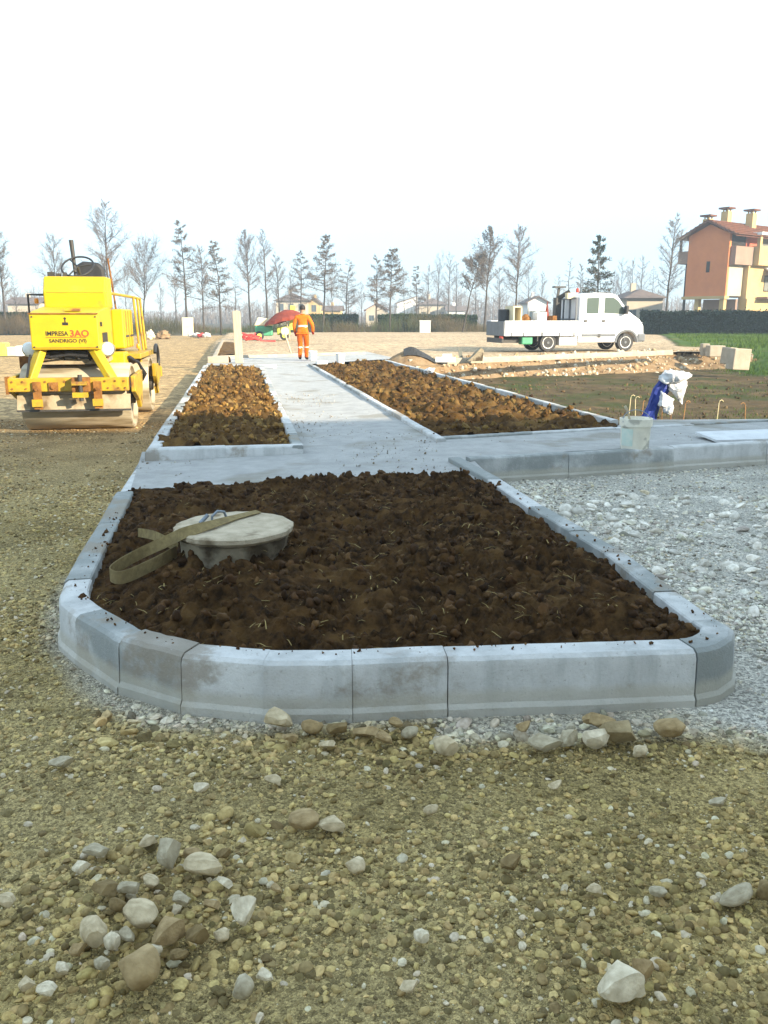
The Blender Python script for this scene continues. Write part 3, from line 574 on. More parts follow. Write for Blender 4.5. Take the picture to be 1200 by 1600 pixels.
Z = yard_z(X, Y) + sz * np.where(r.random(n) < .6, -.08, .12); rot = np.stack([r.normal(0, .35, n), r.normal(0, .35, n), r.uniform(0, 6.28, n)], 1); sc = sz[:, None] * r.uniform(.75, 1.25, (n, 3)); sc[:, 2] *= .85
idx = r.integers(0, 10, n); NP = 235
for i in range(NP):
    o = link(bpy.data.objects.new('stone', KINDS_S[idx[i]]), yard); o.location = (X[i], Y[i], Z[i]); o.scale = sc[i]; o.rotation_euler = rot[i]; o.color = (*T[i], 1)
instance_cloud('loose_gravel', np.stack([X, Y, Z], 1)[NP:], sc[NP:], rot[NP:], idx[NP:], T[NP:], KINDS)
bpy.data.objects['loose_gravel']['label'] = 'olive grey loose gravel covering the yard'

_X, _Y, _Z = PATH_STONES; n = len(_X); sz = .004 + .026 * r.power(.14, n)
instance_cloud('path_stones', np.stack([_X, _Y, _Z], 1), sz[:, None] * r.uniform(.7, 1.2, (n, 3)), r.uniform(0, 6.28, (n, 3)), r.integers(0, 10, n), np.array([(.42, .41, .38), (.30, .29, .27), (.52, .49, .43), (.24, .20, .14)])[r.integers(0, 4, n)], KINDS, pth)
def rock_at(px, py, w, h, tint, k, rz=None, lie=.9, rootname='stone', parent=None):
    """stone whose middle shows at the photo pixel; w, h in photo pixels"""
    p = g(px, py + h * .38, 0); mpp = (CZ / -ray(px, py).z) / FPX; W_, H_ = w * mpp * 1.12, h * mpp * 1.08
    o = bpy.data.objects.new(rootname, ROCKS[k % 12]); link(o, parent); o.scale = (W_, (W_ + H_) * .5, H_ * 1.25); p.y += W_ * .25; o.location = (p.x, p.y, H_ * .42 + .006); o.rotation_euler = (random.uniform(-.25, .25), random.uniform(-.25, .25), rz if rz is not None else random.uniform(-.5, .5)); o.color = (*tint, 1); return o
PALE = (.58, .49, .33); TANR = (.40, .30, .16); BRN = (.25, .185, .09); GRY = (.45, .40, .29); WHT = (.70, .63, .48)
G_ = 'rocks lying by the kerb'
for (px, py, w, h, t, k, lab) in [(975, 1551, 70, 66, WHT, 1, 'large pale angular rock alone on open olive gravel'), (215, 1528, 60, 70, TANR, 0, 'large tan blunt rock below the cluster of loose stones'), (1155, 1412, 62, 27, GRY, 4, 'long flat grey stone lying on the gravel'),
        (970, 1152, 56, 54, (.36, .29, .17), 2, 'biggest brown rock in the pile against the kerb'), (934, 1160, 40, 42, WHT, 5, 'white pointed rock in front of the brown rock by the kerb'), (437, 1133, 46, 42, PALE, 7, 'pale lumpy rock beside the curved kerb stones'), (1050, 1145, 46, 36, TANR, 8, 'tan wedge shaped rock apart from the pile by the kerb'), (855, 1169, 52, 26, GRY, 10, 'low flat grey rock at the end of the kerb rock pile'), (700, 1173, 38, 32, PALE, 3, 'round pale rock on pebbles in front of the kerb')]:
    tag(rock_at(px, py, w, h, t, k, rootname='rock'), lab, 'rock', 'rocks on the gravel')
for i, (px, py, w, h, t) in enumerate([(888, 1160, 34, 30, GRY), (922, 1128, 22, 20, TANR), (945, 1134, 42, 22, TANR), (487, 1141, 32, 26, TANR), (530, 1145, 36, 26, BRN), (570, 1150, 36, 26, TANR), (602, 1160, 30, 24, TANR), (1195, 1398, 24, 34, BRN), (318, 1366, 62, 42, PALE), (262, 1340, 36, 56, GRY), (148, 1466, 42, 50, PALE), (218, 1440, 52, 46, PALE), (262, 1466, 50, 50, TANR), (308, 1471, 42, 36, BRN), (382, 1432, 36, 52, WHT), (240, 1492, 25, 25, WHT), (202, 1397, 36, 30, GRY), (162, 1398, 40, 32, BRN), (415, 1533, 28, 26, WHT), (378, 1553, 32, 38, GRY), (72, 1556, 34, 30, WHT), (40, 1545, 26, 24, PALE), (98, 1520, 22, 20, WHT), (475, 1290, 46, 36, TANR), (520, 1296, 42, 24, PALE), (800, 1355, 32, 30, BRN), (1008, 1522, 34, 42, TANR), (182, 1420, 26, 24, BRN), (285, 1415, 30, 26, GRY), (330, 1420, 26, 22, TANR), (198, 1470, 30, 26, GRY), (345, 1468, 24, 22, PALE), (280, 1500, 28, 24, BRN), (120, 1490, 26, 22, TANR), (160, 1512, 24, 22, GRY), (300, 1340, 26, 24, TANR), (230, 1320, 28, 20, PALE), (350, 1340, 24, 20, BRN), (820, 1140, 24, 18, TANR), (640, 1150, 26, 20, GRY), (455, 1160, 26, 20, TANR), (510, 1168, 24, 18, PALE), (745, 1160, 22, 18, GRY), (1000, 1180, 26, 18, PALE), (620, 1135, 24, 20, TANR), (125, 1361, 26, 22, WHT), (175, 1478, 24, 30, WHT), (235, 1384, 26, 22, PALE), (428, 1224, 28, 18, PALE), (95, 1198, 38, 20, GRY), (315, 1236, 24, 18, WHT), (673, 1270, 22, 18, PALE), (150, 1340, 44, 24, GRY), (350, 1385, 24, 22, WHT), (432, 1395, 20, 18, TANR), (555, 1360, 30, 26, PALE), (10, 1415, 26, 34, PALE), (640, 1550, 34, 20, PALE), (660, 1470, 24, 22, WHT), (1030, 1400, 26, 20, GRY), (930, 1395, 24, 18, PALE), (1125, 1260, 30, 16, GRY), (870, 1232, 24, 14, PALE), (285, 897, 26, 16, PALE), (1010, 772, 16, 10, WHT)]):
    if (px, py) == (285, 897):
        o = rock_at(px, py, w, h, t, i * 5 + 1, parent=bedA); p = gp(px, py + 4, .27); o.location = p; continue
    rock_at(px, py, w, h, t, i * 5 + 1, parent=yard)

# ================================================================== BUILDINGS
def gable_roof(t, x0, x1, y0, y1, z, rise, mat, over=.6, thick=.18, along='y', name='roof'):
    """two real slopes meeting at a ridge; ridge runs along `along`"""
    mb = MB(); a0, a1, b0, b1 = (x0, x1, y0, y1) if along == 'y' else (y0, y1, x0, x1)
    mid = (a0 + a1) / 2; k = rise / (mid - a0)
    prof = [(a0 - over, z - over * k), (mid, z + rise), (a1 + over, z - over * k), (a1 + over, z - over * k + thick), (mid, z + rise + thick), (a0 - over, z - over * k + thick)]
    if along == 'y': mb.prism(prof, b0 - over, b1 + over, 'y')
    else: mb.prism(prof, b0 - over, b1 + over, 'x')
    return mb.build(name, mat, t)
def hip_roof(t, x0, x1, y0, y1, z, rise, mat, over=.7):
    x0 -= over; x1 += over; y0 -= over; y1 += over; w = min(x1 - x0, y1 - y0) / 2 * .95
    if x1 - x0 >= y1 - y0: r0, r1 = (x0 + w, (y0 + y1) / 2, z + rise), (x1 - w, (y0 + y1) / 2, z + rise)
    else: r0, r1 = ((x0 + x1) / 2, y0 + w, z + rise), ((x0 + x1) / 2, y1 - w, z + rise)
    V = [(x0, y0, z), (x1, y0, z), (x1, y1, z), (x0, y1, z), r0, r1]
    F = [(0, 1, 5, 4), (1, 2, 5), (2, 3, 4, 5), (3, 0, 4), (3, 2, 1, 0)] if x1 - x0 >= y1 - y0 else [(0, 1, 4), (1, 2, 5, 4), (2, 3, 5), (3, 0, 4, 5), (3, 2, 1, 0)]
    o = mesh_obj('roof', V, F, mat, t); md = o.modifiers.new('solid', 'SOLIDIFY'); md.thickness = .15; return o
def window(t, x0, x1, z0, z1, y, mat='glass', frame='trim_dark', face='y', shut=None):
    """face 'y': window in a wall whose outside looks to -y at y; face 'x': wall looking to +x at x = y"""
    f = MB(); p = MB(); w = .07
    def B(mb, a0, a1, c0, c1, d0, d1):
        if face == 'y': mb.box(a0, a1, y - d1, y - d0, c0, c1)
        elif face == 'x': mb.box(y + d0, y + d1, a0, a1, c0, c1)
    B(f, x0 - w, x0, z0 - w, z1 + w, -.05, .05); B(f, x1, x1 + w, z0 - w, z1 + w, -.05, .05); B(f, x0, x1, z1, z1 + w, -.05, .05); B(f, x0, x1, z0 - w, z0, -.05, .09); B(f, (x0 + x1) / 2 - .03, (x0 + x1) / 2 + .03, z0, z1, .005, .045)
    B(p, x0, x1, z0, z1, -.03, .004)
    fo = f.build('window', frame, t); p.build('pane', mat, fo); return fo

# --- the block of flats behind the camera whose shadow lies over the foreground
HB = 11.0; shift = HB / math.tan(R(SUN_EL)); EAVE_Y = 12.0 - shift * .6
t = empty('apartment_block', (24, EAVE_Y - 7, 0), 0, 'long ochre apartment block casting its shade over the gravel yard', 'building')
MB().box(-21, 26, -6.4, 6.4, -.4, HB - .35).build('wall', 'wall_cream', t)
MB().box(-21.6, 26.6, -7, 7, HB - .345, HB).build('roof', 'tile', t)
for i in range(9):
    for k in range(3): window(t, -19 + i * 5, -17.4 + i * 5, 1 + k * 3.3, 2.4 + k * 3.3, 6.4, face='y') if False else None
for i in range(9):
    for k in range(3):
        w_ = MB().box(-19 + i * 5, -17.5 + i * 5, 6.39, 6.46, 1 + k * 3.3, 2.5 + k * 3.3).build('window', 'shutter', t)
        MB().box(-18.9 + i * 5, -17.6 + i * 5, 6.46, 6.48, 1.1 + k * 3.3, 2.4 + k * 3.3).build('pane', 'glass', w_)

# --- orange house on the right: gable wall towards the camera (in shade), sunlit long front to its right
HC = atD(1068, 483, 92)
H = empty('orange_house', (HC.x, HC.y, 0.1), math.atan2(-.80, .60), 'three storey orange house with brown tiled roof and chimneys behind the dark hedge', 'house')
Wg, Lh = 4.7, 30.0
ZB, ZE, ZP = 3.6, 9.75, 10.75
MB().prism([(0, ZB), (Wg, ZB), (Wg, ZE), (Wg / 2, ZP), (0, ZE)], 0, .35, 'y').build('gable_wall', 'wall_orange', H)
MB().box(.02, Wg - .4, .36, Lh, ZB, ZE - .05).build('wall', 'wall_pale', H)
MB().box(-.25, Wg + .1, -.2, .6, ZB - .3, ZB - .002).build('floor_slab', 'wall_cream', H)
for u in (1.2, Wg - .6): MB().box(u, u + .5, .05, .55, -.3, ZB - .302).build('pillar', 'wall_cream', H)
MB().box(.6, Wg - .3, 2.6, 3.0, -.3, ZB - .3).build('porch_wall', 'wall_parapet', H)
MB().box(2.3, 3.3, 2.52, 2.59, -.2, 2.3).build('door', 'trim_dark', H)
rf = gable_roof(H, -.1, Wg + .3, .1, Lh, ZE, 1.25, 'tile', over=.75, thick=.22)
MB().box(2.3, 2.7, -.02, .03, 6.0, 7.1).build('window', 'trim_dark', H)
# balcony on the far left corner
MB().box(-1.5, .0, .5, 3.2, 7.0, 8.3).build('balcony', 'wall_parapet', H); MB().box(-1.45, -1.25, .55, .75, 8.3, 9.6).build('post', 'trim_dark', H); MB().box(-.5, -.3, .5, .7, 0, 7.0).build('downpipe', 'trim_dark', H)
# long front (looks to +x in the house frame): corner loggia, parapets, awning, windows
fx = Wg - .4
MB().box(fx, fx + .35, .36, 3.0, ZB, 6.7).build('corner_wall', 'wall_pale', H)
MB().box(fx + .36, fx + 1.0, .3, 3.6, 6.7, 8.5).build('corner_parapet', 'wall_parapet', H)
MB().box(fx, fx + .36, .36, 3.0, 8.5, ZE - .1).build('loggia_back', 'trim_dark', H)
MB().box(fx, fx + 1.0, 3.2, Lh, 0, 3.35).build('ground_floor', 'wall_cream', H)
MB().box(fx, fx + .85, 3.2, Lh, 3.352, 6.7).build('first_floor', 'wall_cream', H)
MB().box(fx + .0, fx + 1.6, 3.7, Lh, 6.702, 8.6).build('parapet', 'wall_cream', H)
MB().box(fx, fx + .3, 3.2, Lh, 8.602, 9.7).build('loggia_wall', 'loggia_red', H)
MB().box(fx, fx + 1.7, 3.7, Lh, 9.702, 9.98).build('eaves_beam', 'wall_white', H)
for k in range(5): MB().box(fx + 1.2, fx + 1.55, 3.75 + k * 5.2, 4.15 + k * 5.2, 8.602, 9.70).build('column', 'wall_cream', H)
for k in range(5): MB().box(fx + .3, fx + .36, 6 + k * 5.2, 7.6 + k * 5.2, 8.7, 9.6).build('loggia_door', 'shutter', H)
aw = MB(); aw.prism([(fx + .85, 6.65), (fx + 2.3, 5.75), (fx + 2.3, 5.6), (fx + .85, 6.5)], 6.2, 18, 'y'); aw.build('awning', 'wall_white', H)
for v0, v1, z0, z1 in ((6.5, 8.3, 4.2, 5.7), (11, 14.5, 3.5, 5.8), (17, 19, 4.2, 5.8)): window(H, v0, v1, z0, z1, fx + .85, 'shutter', 'trim_dark', 'x')
MB().box(fx + 1.0, fx + 2.2, 5, 20, 3.36, 3.55).build('canopy', 'wall_parapet', H)
for v0 in (10.8, 16): MB().box(fx + .98, fx + 1.05, v0, v0 + 2.6, 0, 2.7).build('garage_door', 'trim_dark', H)
for v0, u0, zt in ((1.8, .9, 11.5), (3.7, 1.8, 12.3), (5.8, 3.4, 12.1), (12.5, 2.4, 13.0)):
    c = MB().box(u0 - .4, u0 + .4, v0 - .4, v0 + .4, 9.6, zt).build('chimney', 'wall_cream', rf)
    gable_roof(c, u0 - .35, u0 + .35, v0 - .35, v0 + .35, zt + .22, .25, 'tile', over=.22, thick=.08, name='chimney_cap') if False else MB().box(u0 - .62, u0 + .62, v0 - .62, v0 + .62, zt + .25, zt + .42).build('chimney_cap', 'tile', H)
    for a in (-.3, .2):
        for b in (-.3, .2): MB().box(u0 + a, u0 + a + .12, v0 + b, v0 + b + .12, zt, zt + .25).build('chimney_leg', 'wall_cream', H)
# rows of roof tiles on the slope that shows
for sgn in (-1, 1):
    mid = (Wg + .2) / 2; slope = 1.25 / (mid + .1)
    for k in range(7):
        u = mid + sgn * (.35 + k * .5); z = ZE + 1.25 - slope * abs(u - mid) + .235
        MB().box(u - .16, u + .16, -.6, Lh + .6, z - .05, z + .03).build('tile_course', 'tile', H)

# --- far houses
def far_house(px0, px1, py_base, py_eave, D, rise, wall, roof, label, depth=9, name='house', rz=0, kind='hip', wins=3, zb=None):
    a = atD(px0, py_base, D); b = atD(px1, py_eave, D); w = b.x - a.x; h = b.z
    t = empty(name, (a.x, D, -.4), rz, label, 'house', 'houses far behind the trees'); h += .4
    MB().box(0, w, 0, depth, 0, h).build('wall', wall, t)
    if kind == 'hip': hip_roof(t, 0, w, 0, depth, h + .01, rise, roof)
    elif kind == 'gable': gable_roof(t, 0, w, 0, depth, h, rise, roof, over=.5, along='y'); MB().prism([(0.02, h), (w - .02, h), (w / 2, h + rise)], .02, depth - .02, 'y').build('gable', wall, t)
    elif kind == 'long': gable_roof(t, 0, w, 0, depth, h, rise, roof, over=.5, along='x')
    elif kind == 'mono':
        MB().prism([(0, h), (w, h), (w, h + rise)], 0.02, depth, 'y').build('upper_wall', wall, t); MB().prism([(-.4, h - .15), (w + .3, h + rise + .1), (w + .3, h + rise + .3), (-.4, h + .08)], -.4, depth + .4, 'y').build('roof', roof, t)
    for i in range(wins):
        c = w * (i + .5) / wins
        for z in ([h * .18, h * .62] if h > 5 else [h * .35]): window(t, c - .5, c + .5, z, z + min(1.4, h * .3), 0, 'glass', 'shutter')
    if wins: MB().box(w * .35, w * .35 + .7, depth * .5, depth * .5 + .7, h + rise * .3, h + rise + .9).build('chimney', wall, t)
    return t
far_house(620, 652, 497, 474, 210, 1.6, 'wall_white', 'tile_grey', 'plain white house wall with sloping roof beyond the hedge', kind='mono', wins=0)
far_house(655, 697, 497, 476, 205, 1.6, 'wall_pale', 'tile_grey', 'cream house with brown hipped roof beside the plain white wall', wins=3)
far_house(699, 726, 497, 485, 200, .9, 'wall_white', 'tile_grey', 'low white annexe with grey roof by a leaning tree', kind='long', wins=3, depth=6)
far_house(432, 478, 500, 470, 190, 1.8, 'wall_pale', 'tile_grey', 'hazy house with grey hipped roof behind the red parasol', wins=3)
far_house(481, 500, 500, 473, 196, 1.0, 'wall_cream', 'tile_grey', 'narrow cream house end beside the hazy hipped roof house', kind='gable', wins=1)
far_house(506, 532, 500, 485, 185, .9, 'wall_cream', 'tile_grey', 'low cream house behind a leaning tree trunk', kind='long', wins=2)
far_house(572, 606, 500, 484, 185, 1.3, 'wall_pale', 'tile', 'small tan roofed house half hidden by the green hedge', kind='gable', wins=2)
far_house(824, 856, 497, 472, 150, .9, 'wall_white', 'tile_grey', 'white house gable seen above the truck bed', kind='gable', wins=2, depth=8)
far_house(978, 1036, 496, 466, 120, 1.3, 'wall_pale', 'tile_grey', 'pale bungalow with brown curved roof behind the truck cab', wins=3, depth=9)
far_house(14, 60, 500, 474, 160, 1.0, 'wall_pale', 'tile_grey', 'long pale shed roof behind the bushes by the roller', kind='long', wins=2, depth=7)

# ================================================================== TREES AND BUSHES
def tubes_np(segs, sides=3):
    """segs (n, 8): p0 p1 r0 r1 -> open tapered tubes"""
    s = np.asarray(segs, float); p0, p1, r0, r1 = s[:, :3], s[:, 3:6], s[:, 6], s[:, 7]; d = p1 - p0; d /= np.linalg.norm(d, axis=1)[:, None] + 1e-9
    ref = np.where(np.abs(d[:, 2:3]) > .9, np.array([[1., 0, 0]]), np.array([[0, 0, 1.]])); a = np.cross(d, ref); a /= np.linalg.norm(a, axis=1)[:, None] + 1e-9; b = np.cross(d, a)
    V = []; n = len(s)
    for p, r_ in ((p0, r0), (p1, r1)):
        for k in range(sides):
            th = 2 * math.pi * k / sides; V.append(p + (a * math.cos(th) + b * math.sin(th)) * r_[:, None])
    V = np.stack(V, 1).reshape(-1, 3); base = np.arange(n)[:, None] * 2 * sides
    F = np.concatenate([base + np.array([[k, (k + 1) % sides, (k + 1) % sides + sides, k + sides]]) for k in range(sides)], 0)
    return V, F
def quads_np(C, size, r):
    n = len(C); a = r.normal(size=(n, 3)); a /= np.linalg.norm(a, axis=1)[:, None]; b = np.cross(a, r.normal(size=(n, 3))); b /= np.linalg.norm(b, axis=1)[:, None]
    a = a * size[:, None]; b = b * size[:, None] * .6; V = np.stack([C - a, C - b * .8, C + a, C + b], 1).reshape(-1, 3); return V, np.arange(n * 4).reshape(n, 4)
def gen_tree(seed, h, shape, lean=0., dens=1.0, width=.2, bare=.3, clump=0.0, forks=0):
    r = np.random.default_rng(seed); T = []; B = []; Q = []
    n = 14; pts = [np.zeros(3)]; wob = r.normal(0, .012, (n, 2)).cumsum(0) * h * .5
    for i in range(1, n + 1): t = i / n; pts.append(np.array([lean * h * t ** 1.15 + wob[i - 1, 0] * t, wob[i - 1, 1] * t, h * t]))
    r0 = .0105 * h + .02; rad = lambda t: max(.012, r0 * (1 - t) ** .85)
    for i in range(n): T.append([*pts[i], *pts[i + 1], rad(i / n), rad((i + 1) / n)])
    def at(t): f = t * n; i = min(int(f), n - 1); return pts[i] + (pts[i + 1] - pts[i]) * (f - i)
    nb = int((46 if shape != 'spread' else 34) * dens)
    for k in range(nb):
        t = bare + (1 - bare) * ((k + r.random()) / nb) ** .9; a = r.uniform(0, 6.28); u = (t - bare) / (1 - bare)
        if shape == 'cone': L = width * h * (1.05 - u) * r.uniform(.6, 1.15) + .25; el = r.uniform(-.15, .45)
        elif shape == 'spread': L = width * h * (1.1 - .55 * u) * r.uniform(.7, 1.2); el = r.uniform(.5, 1.1)
        else: L = width * h * math.sin(math.pi * min(.97, .18 + .82 * u)) * r.uniform(.6, 1.2) + .25; el = r.uniform(.35, .95)
        p = at(t); d = np.array([math.cos(a) * math.cos(el), math.sin(a) * math.cos(el), math.sin(el)]); rb = min(rad(t) * .55, .012 + L * .012); m = 5
        tip = []
        for j in range(m):
            q = p + d * L / m; B.append([*p, *q, rb * (1 - j / m) + .006, rb * (1 - (j + 1) / m) + .006]); p = q; tip.append(q)
            d = d + np.array([*r.normal(0, .13, 2), r.normal(.10 if shape != 'cone' else .03, .12)]); d /= np.linalg.norm(d)
            for _ in range(int(3 + 4 * dens)):
                if j == 0 and r.random() < .6: continue
                e = d + r.normal(0, .62, 3) + np.array([0, 0, .15]); e /= np.linalg.norm(e); l = L * r.uniform(.14, .36); s = q + e * l; B.append([*q, *s, .008, .004])
                for __ in range(3):
                    f = e + r.normal(0, .6, 3); f /= np.linalg.norm(f); w0 = q + e * l * r.uniform(.3, 1); B.append([*w0, *(w0 + f * l * r.uniform(.3, .7)), .0055, .003])
                    if clump and r.random() < clump: Q.append(w0 + f * l * .4 + r.normal(0, .05, 3))
    return np.array(T), np.array(B), (np.array(Q) if Q else None), r
def make_tree_meshes(seed, *a, mat='twig', leaf='catkin', lsize=.05, **k):
    T, B, Q, r = gen_tree(seed, *a, **k); V, F = tubes_np(T, 7); tm = arr_mesh('trunk', V, F, 'bark', None, True); B[:, 6:] *= 1.1; V, F = tubes_np(B, 3)
    if Q is not None:
        V2, F2 = quads_np(Q, r.uniform(.5, 1.3, len(Q)) * lsize, r); F = np.concatenate([F, F2 + len(V)], 0); V = np.concatenate([V, V2], 0)
    cm = arr_mesh('crown', V, F, mat, None); 
    if Q is not None: cm.data.materials.append(MATS[leaf]); mi = np.zeros(len(F), np.int32); mi[-len(Q):] = 1; cm.data.polygons.foreach_set('material_index', mi)
    meshes = (tm.data, cm.data); bpy.data.objects.remove(tm); bpy.data.objects.remove(cm); return meshes
def place_tree(meshes, loc, rz, s, label, group, name='bare_tree'):
    t = empty(name, loc, rz, label, 'tree', group); t.scale = (s, s, s)
    for nm, me in zip(('trunk', 'crown'), meshes): link(bpy.data.objects.new(nm, me), t)
    return t
def tree_px(px, py_top, D, seed, shape, label, group='bare trees along the site edge', py_base=None, name='bare_tree', zb=-.2, **k):
    top = atD(px, py_top, D); h = top.z - zb; me = make_tree_meshes(seed, h, shape, **k)
    bx = px if py_base is None else py_base; b = atD(bx, 500, D); return place_tree(me, (b.x, D, zb), 0, 1, label, group, name)
tree_px(8, 356, 84, 1, 'oval', 'slender bare tree beyond the roller with thin drooping twigs', width=.10, bare=.35, clump=.35)
tree_px(172, 318, 80, 2, 'oval', 'tallest wide crowned bare tree rising behind the roller seat', width=.19, bare=.32, dens=1.15)
tree_px(93, 380, 88, 3, 'spread', 'small spreading bare tree behind the roller steering wheel', width=.24, bare=.35)
tree_px(222, 398, 82, 4, 'spread', 'crooked bare tree with crown blown to one side', width=.42, bare=.42, lean=.12, py_base=222)
tree_px(292, 347, 80, 5, 'cone', 'dark cone shaped tree with straight trunk and short clumped branches', width=.19, bare=.34, clump=.5, lsize=.06)
tree_px(318, 385, 96, 6, 'oval', 'thin faint bare tree between two dark trunked trees', width=.10, bare=.4)
tree_px(345, 377, 80, 7, 'cone', 'dark trunked tree with sparse clumped side branches', width=.18, bare=.3, clump=.45, lsize=.06)
tree_px(392, 362, 86, 8, 'oval', 'bare tree with pale fan of twigs above a dark stem', width=.17, bare=.4)
tree_px(418, 358, 105, 9, 'oval', 'thin pale tree above the red parasol', width=.11, bare=.3)
tree_px(437, 398, 110, 10, 'oval', 'faint low bare tree left of the hazy house roof', width=.12, bare=.3)
tree_px(470, 394, 96, 11, 'cone', 'short conical tree over the hazy house roof', width=.22, bare=.35, clump=.4)
tree_px(504, 368, 82, 12, 'cone', 'leaning bare tree behind the worker with tufted top', width=.20, bare=.42, lean=.06, clump=.6, lsize=.06)
tree_px(540, 405, 104, 13, 'cone', 'short bare tree beyond the thicket by the worker', width=.2, bare=.3)
tree_px(588, 402, 92, 14, 'cone', 'thin cone shaped tree over the green hedge', width=.19, bare=.3, clump=.4)
tree_px(609, 390, 80, 15, 'cone', 'dark trunked tree with tiered branches by the white wall', width=.21, bare=.45, lean=.03, clump=.6, lsize=.06)
tree_px(650, 416, 110, 16, 'cone', 'narrow bare tree above the cream house', width=.12, bare=.3, clump=.3)
tree_px(722, 402, 80, 17, 'oval', 'dark trunk leaning strongly over the low white annexe', width=.20, bare=.55, lean=.25, clump=.5, lsize=.06)
tree_px(757, 358, 81, 18, 'oval', 'tall bare tree with clumped top beside the truck tail', width=.17, bare=.4, lean=.02, clump=.5, lsize=.06)
tree_px(805, 355, 84, 19, 'oval', 'tall straight bare tree with pale twigs over the truck bed', width=.17, bare=.38, dens=1.1)
tree_px(932, 370, 70, 20, 'cone', 'dense dark conifer standing behind the truck cab', width=.17, bare=.16, dens=1.3, clump=.8, lsize=.065, leaf='needles', name='conifer_tree')
tree_px(905, 413, 110, 21, 'oval', 'thin pole like tree behind the crane of the truck', width=.05, bare=.3)
tree_px(1040, 338, 84, 22, 'oval', 'tall slender bare tree beside the orange house', width=.14, bare=.3, dens=1.1)
pool = [make_tree_meshes(40 + i, 11, ('oval', 'cone', 'oval', 'spread')[i % 4], width=(.13, .15, .18, .24)[i % 4], bare=.25, dens=.75) for i in range(5)]
for i, (px, top, D) in enumerate([(28, 430, 130), (58, 445, 150), (130, 420, 140), (198, 430, 135), (252, 440, 150), (275, 425, 170), (368, 420, 150), (455, 425, 160), (520, 425, 150), (545, 430, 175), (565, 440, 160), (632, 425, 170), (668, 415, 165), (683, 405, 180), (700, 395, 180), (713, 410, 175), (742, 425, 150), (780, 420, 150), (825, 415, 150), (845, 425, 165), (868, 430, 170), (885, 402, 150), (955, 425, 160), (968, 415, 150), (985, 405, 155), (1000, 400, 150), (1018, 415, 160)]):
    b = atD(px, 500, D); h = atD(px, top, D).z + .4; place_tree(pool[i % 5], (b.x, D, -.4), i * 1.7, h / 11, 'faint hazy bare tree in the row far behind the site', 'hazy far trees')
# thicket of dry brush along the far edge of the site
r = np.random.default_rng(77); segs = []
for i in range(5200):
    u = r.random(); px = -60 + 1180 * u; D = r.uniform(79, 90); b = atD(px, 500, D); h = r.uniform(.5, 1.7) * (1 + .35 * math.sin(px * .031) + .25 * math.sin(px * .011 + 1)); z0 = .0; x, y = b.x, D
    d = np.array([r.normal(0, .2), r.normal(0, .2), 1]); d /= np.linalg.norm(d); m = np.array([x, y, z0]) + d * h * .55; e = d + r.normal(0, .25, 3); e /= np.linalg.norm(e); q = m + e * h * .45
    segs += [[x, y, z0, *m, .016, .012], [*m, *q, .012, .005]]
    for k in range(5): s = np.array([x, y, z0]) + d * h * r.uniform(.15, .6); f = d + r.normal(0, .6, 3); f /= np.linalg.norm(f); segs.append([*s, *(s + f * h * r.uniform(.25, .5)), .008, .004])
V, F = tubes_np(np.array(segs), 3); th = arr_mesh('thicket', V, F, 'brush'); tag(th, 'brown dry brush and saplings along the far edge of the site', 'thicket', kind='stuff')
# far wood
segs = []; r = np.random.default_rng(78)
for i in range(2600):
    px = r.uniform(-150, 1350); D = r.uniform(230, 300); b = atD(px, 500, D); h = r.uniform(3, 7) * (1 + .3 * math.sin(px * .02) + .3 * math.sin(px * .007 + 2)); p = np.array([b.x, D, -.4]); q = p + np.array([r.normal(0, .4), 0, h]); segs.append([*p, *q, .14, .05])
    for k in range(7): s = p + (q - p) * r.uniform(.2, .9); segs.append([*s, *(s + np.array([r.normal(0, 1), r.normal(0, .6), r.uniform(.5, 1.6)]) * h * .16), .07, .03])
V, F = tubes_np(np.array(segs), 3); fw = arr_mesh('far_wood', V, F, 'twig'); tag(fw, 'hazy far wood on the horizon', 'wood', kind='stuff')
def hedge(name, p, q, w, z0, z1, n, mat, label, size=.10, core=True):
    r = np.random.default_rng(int(abs(p.x) * 10) + n); t = empty(name, (p.x, p.y, 0), math.atan2(q.y - p.y, q.x - p.x), label, 'hedge'); L = (q - p).length
    face = r.integers(0, 3, n); x = r.uniform(0, L, n); y = np.where(face == 0, r.normal(-w / 2, .06, n), np.where(face == 1, r.normal(w / 2, .06, n), r.uniform(-w / 2, w / 2, n))); z = np.where(face == 2, r.normal(z1, .09, n), r.uniform(z0, z1, n)) + .12 * vnoise(x, y, .5, n)
    V, F = quads_np(np.stack([x, y, z], 1), r.uniform(.6, 1.4, n) * size, r); arr_mesh('foliage', V, F, mat, t)
    if core: MB().box(.05, L - .05, -w / 2 + .08, w / 2 - .08, z0, z1 - .08).build('branches', mat, t)
    return t
def P2(px, D): a = atD(px, 500, D); return Vector((a.x, D, 0))
hedge('hedge', P2(480, 92), P2(560, 92), 1.2, -.3, 1.7, 9000, 'hedge', 'dark green clipped hedge right of the thicket'); hedge('hedge', P2(590, 90), P2(745, 90), 1.2, -.3, 1.65, 15000, 'hedge', 'long green hedge in front of the white houses')
hedge('hedge', P2(-20, 92), P2(75, 92), 1.6, -.3, 1.9, 9000, 'hedge', 'green hedge behind the roller')
hedge('hedge', P2(1000, 70), P2(1300, 64), 1.0, -.3, 1.9, 22000, 'net', 'dark green hedge screen in front of the orange house', size=.08)
